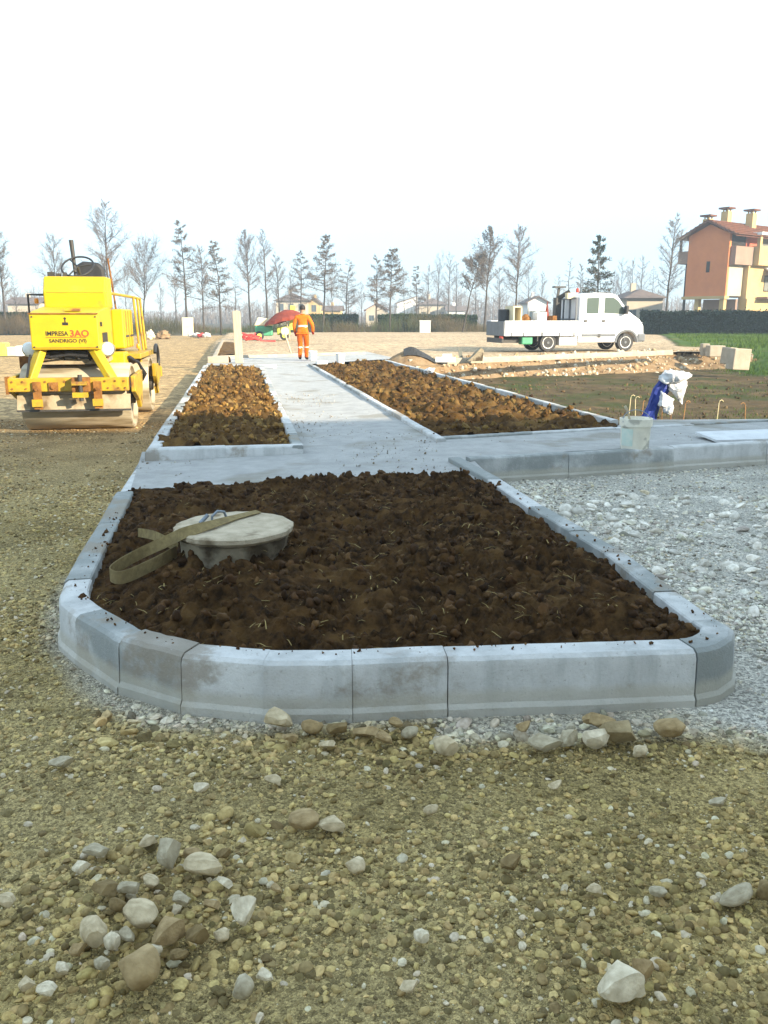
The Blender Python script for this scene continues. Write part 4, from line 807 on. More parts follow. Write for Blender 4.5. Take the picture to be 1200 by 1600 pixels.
# grass tufts on the lawn and weeds in the field
def tufts(name, poly, n, zf, hmin, hmax, mat, label, seed):
    r = np.random.default_rng(seed); xs = [p[0] for p in poly]; ys = [p[1] for p in poly]; X = r.uniform(min(xs), max(xs), n); Y = r.uniform(min(ys), max(ys), n); k = inside(poly, X, Y) & (vnoise(X, Y, .35, seed, 3) + r.uniform(-.4, .4, n) > -.1); X, Y = X[k], Y[k]; Z = zf(X, Y); n = len(X)
    h = r.uniform(hmin, hmax, n); a = r.uniform(0, 6.28, n); w = h * .12; dx, dy = np.cos(a) * w, np.sin(a) * w; lx, ly = r.normal(0, .4, n) * h, r.normal(0, .4, n) * h
    V = np.stack([np.stack([X - dx, Y - dy, Z - .02], 1), np.stack([X + dx, Y + dy, Z - .02], 1), np.stack([X + lx, Y + ly, Z + h], 1)], 1).reshape(-1, 3); o = arr_mesh(name, V, np.arange(len(V)).reshape(-1, 3), mat); tag(o, label, 'grass', kind='stuff')
lz = lambda X, Y: .07 + .18 * sm((Y - 30) / 18) + .05 * vnoise(X, Y, .3, 31) - .72 * sm(1 - front_d(X, Y) / 4.5)
tufts('grass', [(13.1, 37), (12.3, 29.6), (15.2, 27.2), (36, 24), (40, 66), (22, 66), (16, 44)], 75000, lz, .06, .20, 'grass_blade', 'short green grass in front of the dark hedge', 91)
fz = lambda X, Y: -.50 + .05 * vnoise(X, Y, .7, 21) + .03 * vnoise(X, Y, 4, 22) + .38 * sm((X - 9 - .3 * (Y - 20)) / 8)
r = np.random.default_rng(55); n = 3000; X = r.uniform(1, 15, n); Y = r.uniform(11.5, 29, n); k = inside(fld_poly, X, Y); X, Y = X[k], Y[k]; n = len(X); sz = .012 + .13 * r.power(.16, n)
instance_cloud('field_clods', np.stack([X, Y, fz(X, Y) + sz * .1], 1), sz[:, None] * r.uniform(.7, 1.2, (n, 3)), r.uniform(0, 6.28, (n, 3)), r.integers(0, 7, n), np.array([(.12, .08, .04), (.08, .055, .028), (.14, .10, .05), (.06, .045, .022)])[r.integers(0, 4, n)], CLOD_P, field)
tufts('weeds', [(3.2, 12.3), (1, 25), (16, 28), (14, 13)], 22000, fz, .02, .09, 'grass_blade', 'sparse low weeds on the dark earth field', 92)

# ================================================================== EMBANKMENT OF RUBBLE below the truck yard
ep = [gp(606, 561, .2), gp(660, 560, .2), gp(740, 557, .22), gp(900, 552, .22), gp(1052, 546.5, .22), gp(1168, 547, .22)]
def emb():
    V = []; F = []; n = 150; rows = 9; r = np.random.default_rng(3); L = [0]
    for a, b in zip(ep[:-1], ep[1:]): L.append(L[-1] + (b - a).length)
    for i in range(n + 1):
        s = L[-1] * i / n; k = max(j for j in range(len(L) - 1) if L[j] <= s + 1e-6); t = (s - L[k]) / (L[k + 1] - L[k]); p = ep[k].lerp(ep[k + 1], t); d = (ep[k + 1] - ep[k]).normalized(); nrm = Vector((d.y, -d.x, 0)); depth = 1.1 + .012 * s + 2.2 * min(1, s / 12)
        for j in range(rows):
            u = j / (rows - 1); q = p + nrm * (u * depth * .6 - .02); z = .20 - .86 * u ** 1.1; q = q + Vector((0, 0, 0)); e = .10 * noise.noise(Vector((s * .9, u * 4, 1))) + .06 * noise.noise(Vector((s * 3.1, u * 9, 4)))
            V.append((q.x, q.y, z + e * (1 if 0 < j else 0)))
    for i in range(n):
        for j in range(rows - 1): a = i * rows + j; F.append((a, a + 1, a + rows + 1, a + rows))
    o = mesh_obj('embankment', V, F, 'sand_earth', None, True); o['kind'] = 'structure'; N = len(V)
    pick = r.integers(0, N, 1500); P = np.array(V)[pick] + r.normal(0, .06, (1500, 3)) * np.array([1, 1, .3]); s = .04 + .2 * r.power(.35, 1500)
    T = np.array([(.40, .30, .18), (.55, .46, .33), (.26, .18, .10), (.62, .56, .45)])[r.integers(0, 4, 1500)]
    instance_cloud('rubble', P, s[:, None] * r.uniform(.7, 1.2, (1500, 3)), r.uniform(0, 6.28, (1500, 3)), r.integers(0, 10, 1500), T, KINDS, o)
emb()

# ================================================================== ROAD ROLLER
RP = g(122, 671, 0); RP.y += .30
RO = empty('road_roller', (RP.x, RP.y, -.02), R(8.8), 'old yellow tandem road roller with rusty front beam parked on the gravel road', 'road roller')
def part(mb, name, mat, parent=None, **k): return mb.build(name, mat, parent or RO, **k)
DR, DWID = .48, 1.5
for yc in (0, 2.35):
    d = part(MB().lathe([(.03, -DWID / 2 + .05), (DR - .06, -DWID / 2 + .05), (DR - .05, -DWID / 2), (DR - .012, -DWID / 2), (DR, -DWID / 2 + .015), (DR, DWID / 2 - .015), (DR - .012, DWID / 2), (DR - .05, DWID / 2), (DR - .06, DWID / 2 - .05), (.03, DWID / 2 - .05)], 56, (-.02, yc, DR), 'x'), 'drum', 'drum_steel', smooth=True)
    part(MB().lathe([(.12, -DWID / 2 - .02), (.12, DWID / 2 + .02)], 20, (-.02, yc, DR), 'x'), 'axle', 'dark_metal', d)
# front beam and yoke
part(MB().box(-.86, .76, -.66, -.54, .60, .79), 'front_beam', 'yellow_dirty', bevel=.012)
part(MB().box(-.885, -.855, -.68, -.52, .57, .81), 'beam_end_plate', 'rust')
def yoke(x, y0, front=1):
    return MB().prism([(y0 - .56 * front, .80), (y0 + .30 * front, .84), (y0 + .26 * front, .62), (y0 + .10, .34), (y0 - .02, .30), (y0 - .14, .42), (y0 - .56 * front, .58)], x - .03, x + .03, 'x')
for yc in (0, 2.35):
    for x in (-.84, .81): part(yoke(x, yc, 1 if yc == 0 else -1), 'yoke_plate', 'yellow_dirty', bevel=.01)
sc = MB(); sc.prism([(-.535, .545), (-.52, .55), (-.585, .345), (-.60, .335)], -.78, .76, 'x'); sc = part(sc, 'scraper', 'mud_plate')
part(MB().box(-.785, .765, -.612, -.575, .318, .345), 'scraper_blade', 'dark_metal', sc)
for x in (-.47, .34):
    b = part(MB().box(x - .055, x + .055, -.705, -.662, .36, .74), 'scraper_bracket', 'rust', bevel=.006)
    part(MB().box(x - .07, x + .07, -.735, -.705, .40, .50), 'clamp', 'yellow_dirty', b); part(MB().lathe([(.022, -.75), (.022, -.70)], 10, (x, 0, .64), 'y'), 'bolt', 'rust', b)
h = part(MB().box(.01, .25, -.78, -.662, .60, .80), 'tow_hitch', 'rust', bevel=.012); part(MB().box(.03, .23, -.86, -.78, .53, .60).box(.03, .23, -.86, -.78, .70, .75), 'jaw', 'yellow_dirty', h); part(MB().lathe([(.03, .48), (.03, .84)], 12, (.14, -.82, 0)), 'pin', 'dark_metal', h)
part(MB().box(-.31, -.19, -.69, -.662, .61, .73).lathe([(.03, -.715), (.03, -.69)], 12, (-.25, 0, .67), 'y'), 'beam_boss', 'rust')
# slanted legs of the front frame
for p, q in (((-.58, -.58, .74), (-.42, -.42, 1.19)), ((.54, -.58, .74), (.28, -.42, 1.19))): part(MB().bar(p, q, .15, .10), 'frame_leg', 'yellow', bevel=.012)
part(MB().bar((-.60, -.62, .80), (-.56, -.50, 1.10), .025), 'hose', 'black_rubber')
part(MB().box(-.48, .30, -.30, .5, 1.0, 1.14), 'chassis', 'dark_metal'); part(MB().prism([(-.36, .96), (.45, 1.0), (.45, 1.05), (-.30, 1.03)], -.55, .42, 'x'), 'mudguard', 'mud_plate')
part(MB().tube([(-.45, -.44, 1.10), (-.3, -.46, 1.07), (-.05, -.45, 1.10), (.2, -.44, 1.08)], .018, 6), 'hose', 'black_rubber')
# engine hood
hood = part(MB().prism([(-.56, 1.17), (.62, 1.17), (.62, 1.80), (-.40, 1.70), (-.56, 1.665)], -.52, .395, 'x'), 'hood', 'yellow', bevel=.018)
part(MB().box(-.06, .14, -.46, -.38, 1.70, 1.735), 'hood_catch', 'yellow_dirty', hood); part(MB().box(-.525, .40, -.575, -.558, 1.655, 1.672), 'hood_lip', 'rust', hood)
Yf = -.5625
text('lettering', 'IMPRESA', .085, 'print_black', hood, (-.32, Yf, 1.365), width=.30); text('lettering', '3AO', .125, 'print_red', hood, (.0, Yf, 1.352), width=.255); part(MB().box(-.32, .22, Yf - .001, Yf + .001, 1.336, 1.343), 'underline', 'print_red', hood)
text('lettering', 'SANDRIGO (VI)', .066, 'print_black', hood, (-.28, Yf, 1.272), width=.50)
part(MB().box(-.085, -.005, Yf - .001, Yf + .001, 1.505, 1.545).box(-.053, -.037, Yf - .001, Yf + .001, 1.545, 1.585).lathe([(.017, Yf - .001), (.017, Yf + .001)], 14, (-.045, 0, 1.598), 'y'), 'emblem', 'print_black', hood)
text('lettering', 'PSR', .085, 'print_black', hood, (.4, -.44, 1.49), rot=(R(90), 0, R(90)), width=.17)
# operator console with a two-facet front
con = part(MB().prism([(.26, 1.74), (.24, 1.98), (.36, 2.20), (.80, 2.20), (.80, 1.74)], -.49, .40, 'x'), 'console', 'yellow', bevel=.03, seg=3)
part(MB().box(-.46, -.38, .5, .6, 2.195, 2.27).box(-.35, -.29, .55, .62, 2.195, 2.25).box(-.24, -.19, .5, .58, 2.195, 2.26), 'instruments', 'dark_metal', con)
sw = part(MB().tube([(.235 * math.cos(a), .235 * math.sin(a), 0) for a in np.linspace(0, 2 * math.pi, 33)[:-1]], .015, 8, closed=True), 'steering_wheel', 'black_rubber', smooth=True); sw.location = (-.06, .72, 2.36); sw.rotation_euler = (R(40), R(-6), 0)
part(MB().tube([(0, 0, 0), (.22, .02, 0)], .012, 6).tube([(0, 0, 0), (-.12, .19, 0)], .012, 6).tube([(0, 0, 0), (-.12, -.19, 0)], .012, 6), 'spoke', 'black_rubber', sw); part(MB().tube([(0, 0, 0), (0, -.02, -.25)], .02, 8), 'column', 'dark_metal', sw)
part(MB().tube([(-.13, .95, 1.9), (-.145, .95, 2.3), (-.165, .93, 2.76)], [.024, .026, .034], 10), 'exhaust', 'dark_metal', smooth=True)
st_ = part(MB().prism([(-.28, 2.05), (.24, 2.05), (.22, 2.36), (.14, 2.46), (-.10, 2.48), (-.22, 2.42)], 1.38, 1.50, 'y'), 'seat_back', 'black_rubber', bevel=.05, seg=3); part(MB().box(-.26, .22, .95, 1.45, 1.95, 2.07), 'seat_cushion', 'black_rubber', bevel=.04)
# body behind, side tank, platform
part(MB().box(-.62, .30, .63, 2.5, 1.08, 1.73), 'engine_bay', 'yellow', bevel=.02); part(MB().box(.303, .50, 1.15, 2.15, 1.12, 1.74), 'side_tank', 'yellow', bevel=.03)
for y in (1.35, 1.62, 1.9): part(MB().box(.501, .506, y, y + .006, 1.14, 1.72), 'panel_seam', 'rust')
part(MB().box(-.80, .78, .72, 2.75, .98, 1.06), 'platform', 'yellow_dirty', bevel=.01); part(MB().box(.36, .60, .30, .68, .86, 1.10), 'valve_box', 'yellow', bevel=.02); part(MB().box(-.86, -.60, .05, .5, .88, 1.06), 'step_box', 'rust', bevel=.015)
part(MB().box(-.2, .2, .5, 2.0, .55, .95), 'frame', 'dark_metal')
for k in range(7): part(MB().box(.397, .402, -.30 + k * .09, -.25 + k * .09, 1.26, 1.40) if k < 5 else MB().box(.501, .507, 1.25 + (k - 5) * .5, 1.6 + (k - 5) * .5, 1.3, 1.33), 'vent_slot', 'dark_metal', hood if k < 5 else None)
for x in (-.80, -.66, -.36, -.10, .44, .58, .70): part(MB().lathe([(.016, -.672), (.016, -.66), (.001, -.676)], 8, (x, 0, .74), 'y'), 'bolt', 'rust')
for x in (-.80, -.62, .48, .62, .71): part(MB().lathe([(.014, -.672), (.014, -.66), (.001, -.676)], 8, (x, 0, .645), 'y'), 'bolt', 'rust')
for x in (-.48, .36): part(MB().lathe([(.012, Yf - .008), (.012, Yf + .004)], 8, (x, 0, 1.62), 'y').lathe([(.012, Yf - .008), (.012, Yf + .004)], 8, (x, 0, 1.21), 'y'), 'hood_bolt', 'dark_metal', hood)
part(MB().box(-.50, .38, -.5645, -.5615, 1.195, 1.203), 'hood_seam', 'rust', hood); part(MB().box(-.44, .36, .235, .243, 1.965, 1.975), 'console_seam', 'yellow_dirty', con)
for k in range(4): part(MB().tube([(-.35 + k * .18, -.40, 1.14), (-.33 + k * .18, -.30, 1.04 - .02 * k), (-.30 + k * .16, -.1, 1.02), (-.25 + k * .14, .2, 1.04)], .014, 6), 'hose', 'black_rubber', smooth=True)
# rails
part(MB().tube([(.33, .85, 1.98), (.56, 2.1, 1.94), (.60, 2.5, 1.92)], .022, 8), 'handrail', 'yellow_dirty', smooth=True)
for y, x, zb in ((2.05, .55, .8), (2.28, .58, .95), (2.5, .60, .8)): part(MB().tube([(x, y, 1.935), (x + .03, y + .02, 1.4), (x + .06, y + .03, zb)], .021, 8), 'rail_post', 'yellow_dirty', smooth=True)
part(MB().tube([(-.60, .9, 1.95), (-.86, .9, 1.95), (-.86, .9, 1.5)], .02, 8), 'handrail', 'dark_metal', smooth=True)
part(MB().tube([(.30, 1.9, 1.35), (.27, 1.85, 1.95), (.22, 1.8, 2.55)], .016, 6), 'broom_handle', 'rust')
for loc in ((.60, 1.9, 1.14), (-.74, .9, 1.86)): part(MB().lathe([(.001, .04), (.025, .035), (.035, 0), (.03, -.04), (.001, -.045)], 14, loc), 'indicator_lamp', 'amber', smooth=True)
for x in (.46, -.60):
    hl = part(MB().lathe([(.03, -.14 + .24), (.07, -.16 + .2), (.098, -.20), (.102, -.25)], 24, (x, -.10, 1.17), 'y'), 'headlight', 'yellow_dirty', smooth=True)
    part(MB().lathe([(.095, -.249), (.085, -.262), (.05, -.272), (.005, -.275)], 24, (x, -.10, 1.17), 'y'), 'lens', 'lamp_glass', hl, smooth=True); part(MB().lathe([(.104, -.245), (.104, -.26), (.092, -.262)], 24, (x, -.10, 1.17), 'y'), 'rim', 'chrome', hl, smooth=True); part(MB().bar((x, -.1, 1.10), (x * .8, -.15, .98), .03), 'bracket', 'rust', hl)
for k in range(3): part(MB().tube([(.62, .5 + k * .12, 1.02), (.74 - k * .02, .75 + k * .1, .92), (.78, .95 + k * .12, .72), (.72, 1.2, .62)], .022, 6), 'hydraulic_hose', 'black_rubber', smooth=True)
part(MB().tube([(.84, 2.35 + .26 * math.cos(a), .88 + .26 * math.sin(a)) for a in np.linspace(-.4, 2.6, 12)], .03, 8), 'drive_hose', 'black_rubber', smooth=True)
part(MB().box(-.90, .86, 2.86, 2.98, .56, .74), 'rear_beam', 'yellow_dirty', bevel=.01)

# ================================================================== FLATBED TRUCK
TP = gp(862, 549.5, .2); YAW = R(12)
TS = 1.07
TR = empty('flatbed_truck', (TP.x - 1.83 * TS * math.cos(YAW) - .12, TP.y - 1.83 * TS * math.sin(YAW), .19), YAW, 'white double cab flatbed truck parked behind the kerb with tools on its bed', 'truck')
TR.scale = (TS, TS, TS)
def tp(mb, name, mat, parent=None, **k): return mb.build(name, mat, parent or TR, **k)
TWD = 1.98
def arch(cx, r, n=12): return [(cx + r * math.cos(math.pi - math.pi * k / n), .34 + r * math.sin(math.pi * k / n)) for k in range(n + 1)]
cab = [(3.02, .34), (3.02, 2.08), (3.12, 2.17), (3.6, 2.22), (4.30, 2.21), (4.58, 2.12), (5.06, 1.55), (5.60, 1.20), (5.76, .98), (5.80, .60), (5.78, .34)] + arch(5.07, .43)[::-1] 
cab = cab + []
body = tp(MB().prism(cab, .03, TWD - .03, 'y'), 'cab', 'white_paint', bevel=.05, seg=3)
def side(poly, name, mat, y=.03, d=.006, parent=None): return tp(MB().prism(poly, y - d, y + .01, 'y'), name, mat, parent or TR)
side([(3.32, 1.44), (3.32, 2.02), (3.82, 2.04), (3.82, 1.44)], 'rear_door_window', 'glass_pale'); side([(4.06, 1.46), (4.06, 2.04), (4.42, 2.04), (4.62, 1.92), (4.93, 1.55), (4.90, 1.42)], 'front_door_window', 'glass_pale')
for x in (3.16, 3.94, 4.98): side([(x, .42), (x + .014, .42), (x + .014, 1.95 if x < 4.5 else 1.35), (x, 1.95 if x < 4.5 else 1.35)], 'door_gap', 'truck_grey', d=.004)
for x in (3.24, 4.00): tp(MB().box(x, x + .12, -.005, .035, 1.13, 1.20), 'door_handle', 'dark_metal')
tp(MB().box(3.18, 4.58, .008, .045, .57, .67), 'side_moulding', 'truck_grey', bevel=.008); tp(MB().box(3.84, 3.94, .004, .04, .53, .68), 'moulding_badge', 'dark_metal')
tp(MB().box(5.52, 5.86, .0, TWD, .36, .68), 'front_bumper', 'truck_grey', bevel=.06, seg=3); tp(MB().prism([(5.44, .95), (5.62, .98), (5.70, 1.10), (5.50, 1.14)], .02, .06, 'y'), 'headlight', 'lamp_glass')
ws = MB(); ws.prism([(4.60, 2.105), (5.05, 1.575), (5.07, 1.59), (4.62, 2.12)], .14, TWD - .14, 'y'); tp(ws, 'windscreen', 'glass')
m_ = tp(MB().box(4.86, 4.98, -.20, .0, 1.42, 1.74), 'mirror', 'black_rubber', bevel=.03); tp(MB().bar((4.92, 0, 1.5), (4.92, -.06, 1.5), .04), 'mirror_arm', 'black_rubber', m_)
tp(MB().tube([(4.35, 1.0, 2.2), (4.30, 1.0, 2.7)], .01, 5), 'aerial', 'dark_metal')
fa = MB()
for k in range(12):
    a0, a1 = math.pi * k / 12, math.pi * (k + 1) / 12
    fa.prism([(5.07 + .43 * math.cos(a0), .34 + .43 * math.sin(a0)), (5.07 + .50 * math.cos(a0), .34 + .50 * math.sin(a0)), (5.07 + .50 * math.cos(a1), .34 + .50 * math.sin(a1)), (5.07 + .43 * math.cos(a1), .34 + .43 * math.sin(a1))], .0, .05, 'y')
tp(fa, 'wheel_arch', 'truck_grey')
for cx in (1.83, 5.07):
    for y0 in (.10, TWD - .34):
        w = tp(MB().lathe([(.22, 0), (.32, .0), (.345, .03), (.345, .21), (.32, .24), (.22, .24)], 32, (cx, y0, .345), 'y'), 'wheel', 'black_rubber', smooth=True)
        tp(MB().lathe([(.05, .02), (.11, .03), (.15, .06), (.20, .02), (.225, .012), (.225, .228), (.05, .228)], 24, (cx, y0 - .02, .345), 'y'), 'rim', 'plastic_white', w, smooth=True)
        tp(MB().lathe([(.05, .005), (.05, .04)], 12, (cx, y0 - .02, .345), 'y'), 'hub', 'truck_grey', w)
# chassis and load bed
tp(MB().box(.1, 3.1, .55, .68, .42, .60).box(.1, 3.1, 1.3, 1.43, .42, .60), 'chassis_rail', 'dark_metal'); tp(MB().box(2.28, 3.0, .08, .5, .24, .585), 'storage_box', 'white_paint', bevel=.02); tp(MB().box(.75, 1.2, .1, .5, .28, .58), 'tank', 'green_paint', bevel=.05)
tp(MB().box(1.35, 2.28, .04, .42, .62, .66).box(1.35, 1.39, .04, .42, .40, .62), 'mud_flap', 'dark_metal'); tp(MB().box(-.05, .02, .1, TWD - .1, .34, .52).box(-.02, .7, .3, .5, .34, .5), 'rear_underrun', 'dark_metal')
tp(MB().box(-.02, 3.0, .02, TWD - .02, .60, .68), 'bed_floor', 'truck_grey')
for y0, y1 in ((-.03, .015), (TWD - .015, TWD + .03)):
    sb = tp(MB().box(0, 1.48, y0, y1, .605, 1.17).box(1.52, 2.98, y0, y1, .605, 1.17), 'side_board', 'white_paint', bevel=.012)
    for z in (.75, .9, 1.04): tp(MB().box(.02, 2.96, y0 - .004 if y0 < 1 else y1, y0 if y0 < 1 else y1 + .004, z, z + .012), 'board_rib', 'plastic_white', sb)
    for x in (.25, .75, 1.5, 2.2, 2.8): tp(MB().box(x, x + .05, y0 - .015 if y0 < 1 else y1, y0 if y0 < 1 else y1 + .015, .60, .74), 'hinge', 'truck_grey', sb)
tp(MB().box(-.045, -.005, 0, TWD, .605, 1.15), 'tail_board', 'truck_grey', bevel=.01); tp(MB().box(-.07, -.02, .06, .36, .52, .60), 'tail_lamp', 'print_red')  # tail board grey is painted shade: it faces away from the sun
hb = MB()
for y in (.08, .68, 1.28, 1.88): hb.box(2.90, 2.96, y, y + .05, .68, 2.02)
for z in (1.2, 1.98): hb.box(2.90, 2.96, .13, 1.88, z, z + .05)
tp(hb, 'headboard', 'truck_grey')
bc = tp(MB().lathe([(.06, 2.24), (.06, 2.29), (.05, 2.38), (.02, 2.40)], 14, (3.12, .5, 0)), 'beacon', 'print_red', smooth=True)
# folded loading crane behind the cab
c = tp(MB().box(2.25, 2.75, .4, 1.5, .68, .85).box(2.38, 2.62, .8, 1.1, .85, 2.05), 'crane_column', 'dark_metal', bevel=.02); tp(MB().bar((2.5, .95, 2.0), (2.9, .7, 2.28), .12, .16).bar((2.32, .95, 2.45), (2.78, .95, 2.45), .30, .06).bar((2.5, .95, 2.05), (2.55, .95, 2.45), .08), 'crane_arm', 'dark_metal', c); tp(MB().box(2.72, 3.0, .5, .75, 2.0, 2.22), 'crane_head', 'cream', c)
def load(mb, name, mat, label, cat, **k):
    o = mb.build(name, mat, None, **k); o.matrix_world = Matrix.Translation(TR.location) @ Matrix.Rotation(YAW, 4, 'Z') @ Matrix.Scale(TS, 4); return tag(o, label, cat)
load(MB().lathe([(.20, .68), (.215, .72), (.215, 1.0), (.225, 1.02), (.215, 1.04), (.215, 1.56), (.20, 1.60)], 20, (.28, .9, 0)), 'barrel', 'black_rubber', 'black barrel standing at the tail of the truck bed', 'barrel', smooth=True)
load(MB().box(.75, .80, .3, 1.2, .68, 1.72).box(.45, .80, .3, 1.2, 1.66, 1.72).box(.45, .50, .3, 1.2, .68, 1.66), 'tool_rack', 'cream', 'pale open tool rack on the truck bed beside the barrel', 'rack')
load(MB().lathe([(.2, .68), (.26, .80), (.20, 1.3), (.05, 1.42)], 12, (1.15, .8, 0), jit=.08), 'tool_sack', 'rust', 'brown lumpy sack on the truck bed', 'sack')
load(MB().box(1.45, 1.85, .35, .85, .68, 1.50), 'white_crate', 'plastic_white', 'white crate rising above the truck side board', 'crate', bevel=.04)
load(MB().lathe([(.09, .68), (.11, 1.2), (.03, 1.75), (.01, 1.9)], 10, (2.02, .8, 0)), 'traffic_cone', 'red_cloth', 'dark red cone standing on the truck bed', 'cone')
load(MB().box(2.05, 2.24, .3, 1.4, .68, 1.36), 'toolbox', 'rust', 'rusty toolbox on the truck bed against the crane', 'toolbox', bevel=.02)

# ================================================================== WORKER
WP = gp(474, 563, .2)
def skin_body(name, V, E, Rr, root_i, sub=2):
    me = bpy.data.meshes.new(name); me.from_pydata(V, E, []); o = bpy.data.objects.new(name, me); COL.objects.link(o); m = o.modifiers.new('skin', 'SKIN'); m.use_smooth_shade = True
    for i, r_ in enumerate(Rr):
        sv_ = me.skin_vertices[0].data[i]; sv_.radius = r_ if isinstance(r_, tuple) else (r_, r_); sv_.use_root = (i == root_i)
    s_ = o.modifiers.new('sub', 'SUBSURF'); s_.levels = sub; s_.render_levels = sub
    bpy.context.view_layer.update(); m2 = bpy.data.meshes.new_from_object(o.evaluated_get(bpy.context.evaluated_depsgraph_get())); bpy.data.objects.remove(o); return m2
HU = empty('person', (WP.x, WP.y, .2), R(-4), 'person in orange work suit walking away along the path', 'person')
bv = []; be = []; brd = []
def node(p, r_, parent=None):
    bv.append(p); brd.append(r_); i = len(bv) - 1
    if parent is not None: be.append((parent, i))
    return i
pel = node((0, 0, .92), (.165, .125)); wa = node((0, .01, 1.08), (.165, .125), pel); ch = node((0, .03, 1.28), (.195, .135), wa); sh_ = node((0, .03, 1.40), (.15, .10), ch); nk = node((0, .05, 1.49), .058, sh_); hd0 = node((0, .06, 1.58), (.075, .09), nk); hd = node((0, .065, 1.66), (.078, .095), hd0); node((0, .06, 1.72), (.05, .06), hd)
for s, elbow, wrist in ((-1, (-.29, .02, 1.12), (-.27, .13, .90)), (1, (.33, -.02, 1.14), (.32, .10, .95))):
    a = node((.19 * s, .02, 1.38), .082, sh_); b = node((.25 * s, .01, 1.27), .075, a); e = node(elbow, .062, b); w_ = node(wrist, .050, e); d = Vector(wrist) - Vector(elbow); d.normalize()
    pm = Vector(wrist) + d * .055; p_ = node(tuple(pm), (.034, .022), w_)
    for k in range(4):
        o_ = Vector(((k - 1.5) * .017 * s, 0, 0)); f1 = node(tuple(pm + d * .035 + o_), .010, p_); f2 = node(tuple(pm + d * (.062 + .006 * (1.5 - abs(k - 1.5))) + o_ + Vector((0, .012, 0))), .0095, f1); node(tuple(pm + d * .08 + o_ + Vector((0, .03, -.004))), .008, f2)
    t1 = node(tuple(pm + Vector((-.035 * s, .015, -.005))), .011, p_); node(tuple(pm + Vector((-.045 * s, .03, -.03))), .009, t1)
for s, knee, ankle, toe in ((-1, (-.10, .06, .50), (-.09, -.12, .13), (-.10, -.01, .05)), (1, (.10, .11, .50), (.085, .12, .09), (.10, .27, .04))):
    h_ = node((.10 * s, .0, .86), .115, pel); th_ = node((.105 * s, .03, .70), .105, h_); k = node(knee, .085, th_); cf_ = node(tuple(Vector(knee).lerp(Vector(ankle), .4)), .08, k); an = node(ankle, .068, cf_); node(toe, .045, an)
me = skin_body('body', bv, be, brd, 0); bo = link(bpy.data.objects.new('body', me), HU)
me.materials.clear()
for k in ('orange_suit', 'orange_jacket', 'silver_band', 'skin', 'glove', 'boot'): me.materials.append(MATS[k])
for p in me.polygons:
    c = p.center; m = 0
    if c.z > 1.47: m = 3
    elif c.z < .115: m = 5
    elif abs(c.x) > .21 and c.z < .93: m = 4
    elif c.z > .90: m = 1
    if m == 1 and (1.085 < c.z < 1.13 and abs(c.x) < .2): m = 2
    if m == 0 and .40 < c.z < .44: m = 2
    p.material_index = m; p.use_smooth = True
hm = MB(); hm.lathe([(.088, 1.625), (.098, 1.66), (.098, 1.70), (.085, 1.745), (.05, 1.775), (.005, 1.785)], 18, (0, .045, 0)); part(hm, 'hair', 'hair', HU, smooth=True)
cj = MB().tube([(.085 * math.cos(a), .05 + .075 * math.sin(a), 1.475) for a in np.linspace(0, 2 * math.pi, 17)[:-1]], .022, 8, closed=True); part(cj, 'collar', 'orange_suit', HU, smooth=True)
part(MB().prism([(-.21, .845), (.21, .845), (.20, .885), (-.20, .885)], -.135, .14, 'y'), 'jacket_hem', 'orange_jacket', HU, bevel=.05)
for s in (-1, 1): part(MB().lathe([(.005, -.012), (.018, -.008), (.022, 0), (.018, .01), (.005, .012)], 10, (.088 * s, .06, 1.625), 'x'), 'ear', 'skin', HU, smooth=True)
part(MB().prism([(.145, 1.615), (.175, 1.60), (.15, 1.66)], -.014, .014, 'x'), 'nose', 'skin', HU); part(MB().box(-.04, -.018, .148, .156, 1.645, 1.66).box(.018, .04, .148, .156, 1.645, 1.66), 'eyes', 'hair', HU); part(MB().box(-.022, .022, .138, .148, 1.57, 1.58), 'mouth', 'glove', HU)

# ================================================================== SMALL THINGS
def thing(mb, name, mat, label, cat, loc=(0, 0, 0), rot=(0, 0, 0), group=None, **k):
    o = mb.build(name, mat, None, **k); o.location = loc; o.rotation_euler = rot; return tag(o, label, cat, group)
# --- concrete manhole shaft with lid in the front bed
LZ = .452
LC = gp(365, 820, LZ)
mh = empty('manhole_shaft', (LC.x, LC.y, .232), .4, 'round concrete manhole shaft with chipped whitish lid sunk in the dark soil', 'manhole')
s_ = MB(); n = 48; V = []; F = []
prof = [(.285, -.10), (.290, .05), (.297, .13), (.305, .165), (.312, .172)]
for i, (rr, zz) in enumerate(prof):
    for k in range(n):
        a = 2 * math.pi * k / n; e = .010 * noise.noise(Vector((math.cos(a) * 2.5, math.sin(a) * 2.5, i * .7))) + .006 * noise.noise(Vector((math.cos(a) * 9, math.sin(a) * 9, i)))
        V.append(((rr + e) * math.cos(a), (rr + e) * math.sin(a), zz))
for i in range(4): F += [(i * n + k, i * n + (k + 1) % n, (i + 1) * n + (k + 1) % n, (i + 1) * n + k) for k in range(n)]
s_.add(V, F).build('shaft_wall', 'concrete', mh, smooth=True)
V = []; F = []
for i, (rr, zz) in enumerate([(.308, .170), (.332, .190), (.334, .214), (.318, .222), (.20, .219), (.10, .221), (.02, .221)]):
    for k in range(n):
        a = 2 * math.pi * k / n; e = (.016 * noise.noise(Vector((math.cos(a) * 3, math.sin(a) * 3, 7))) + .010 * noise.noise(Vector((math.cos(a) * 11, math.sin(a) * 11, i * .3)))) * (1 if i < 4 else .3)
        V.append(((rr + e) * math.cos(a), (rr + e) * math.sin(a), zz + .004 * noise.noise(Vector((rr * 14 * math.cos(a), rr * 14 * math.sin(a), 3))) * (i > 2)))
for i in range(6): F += [(i * n + k, i * n + (k + 1) % n, (i + 1) * n + (k + 1) % n, (i + 1) * n + k) for k in range(n)]
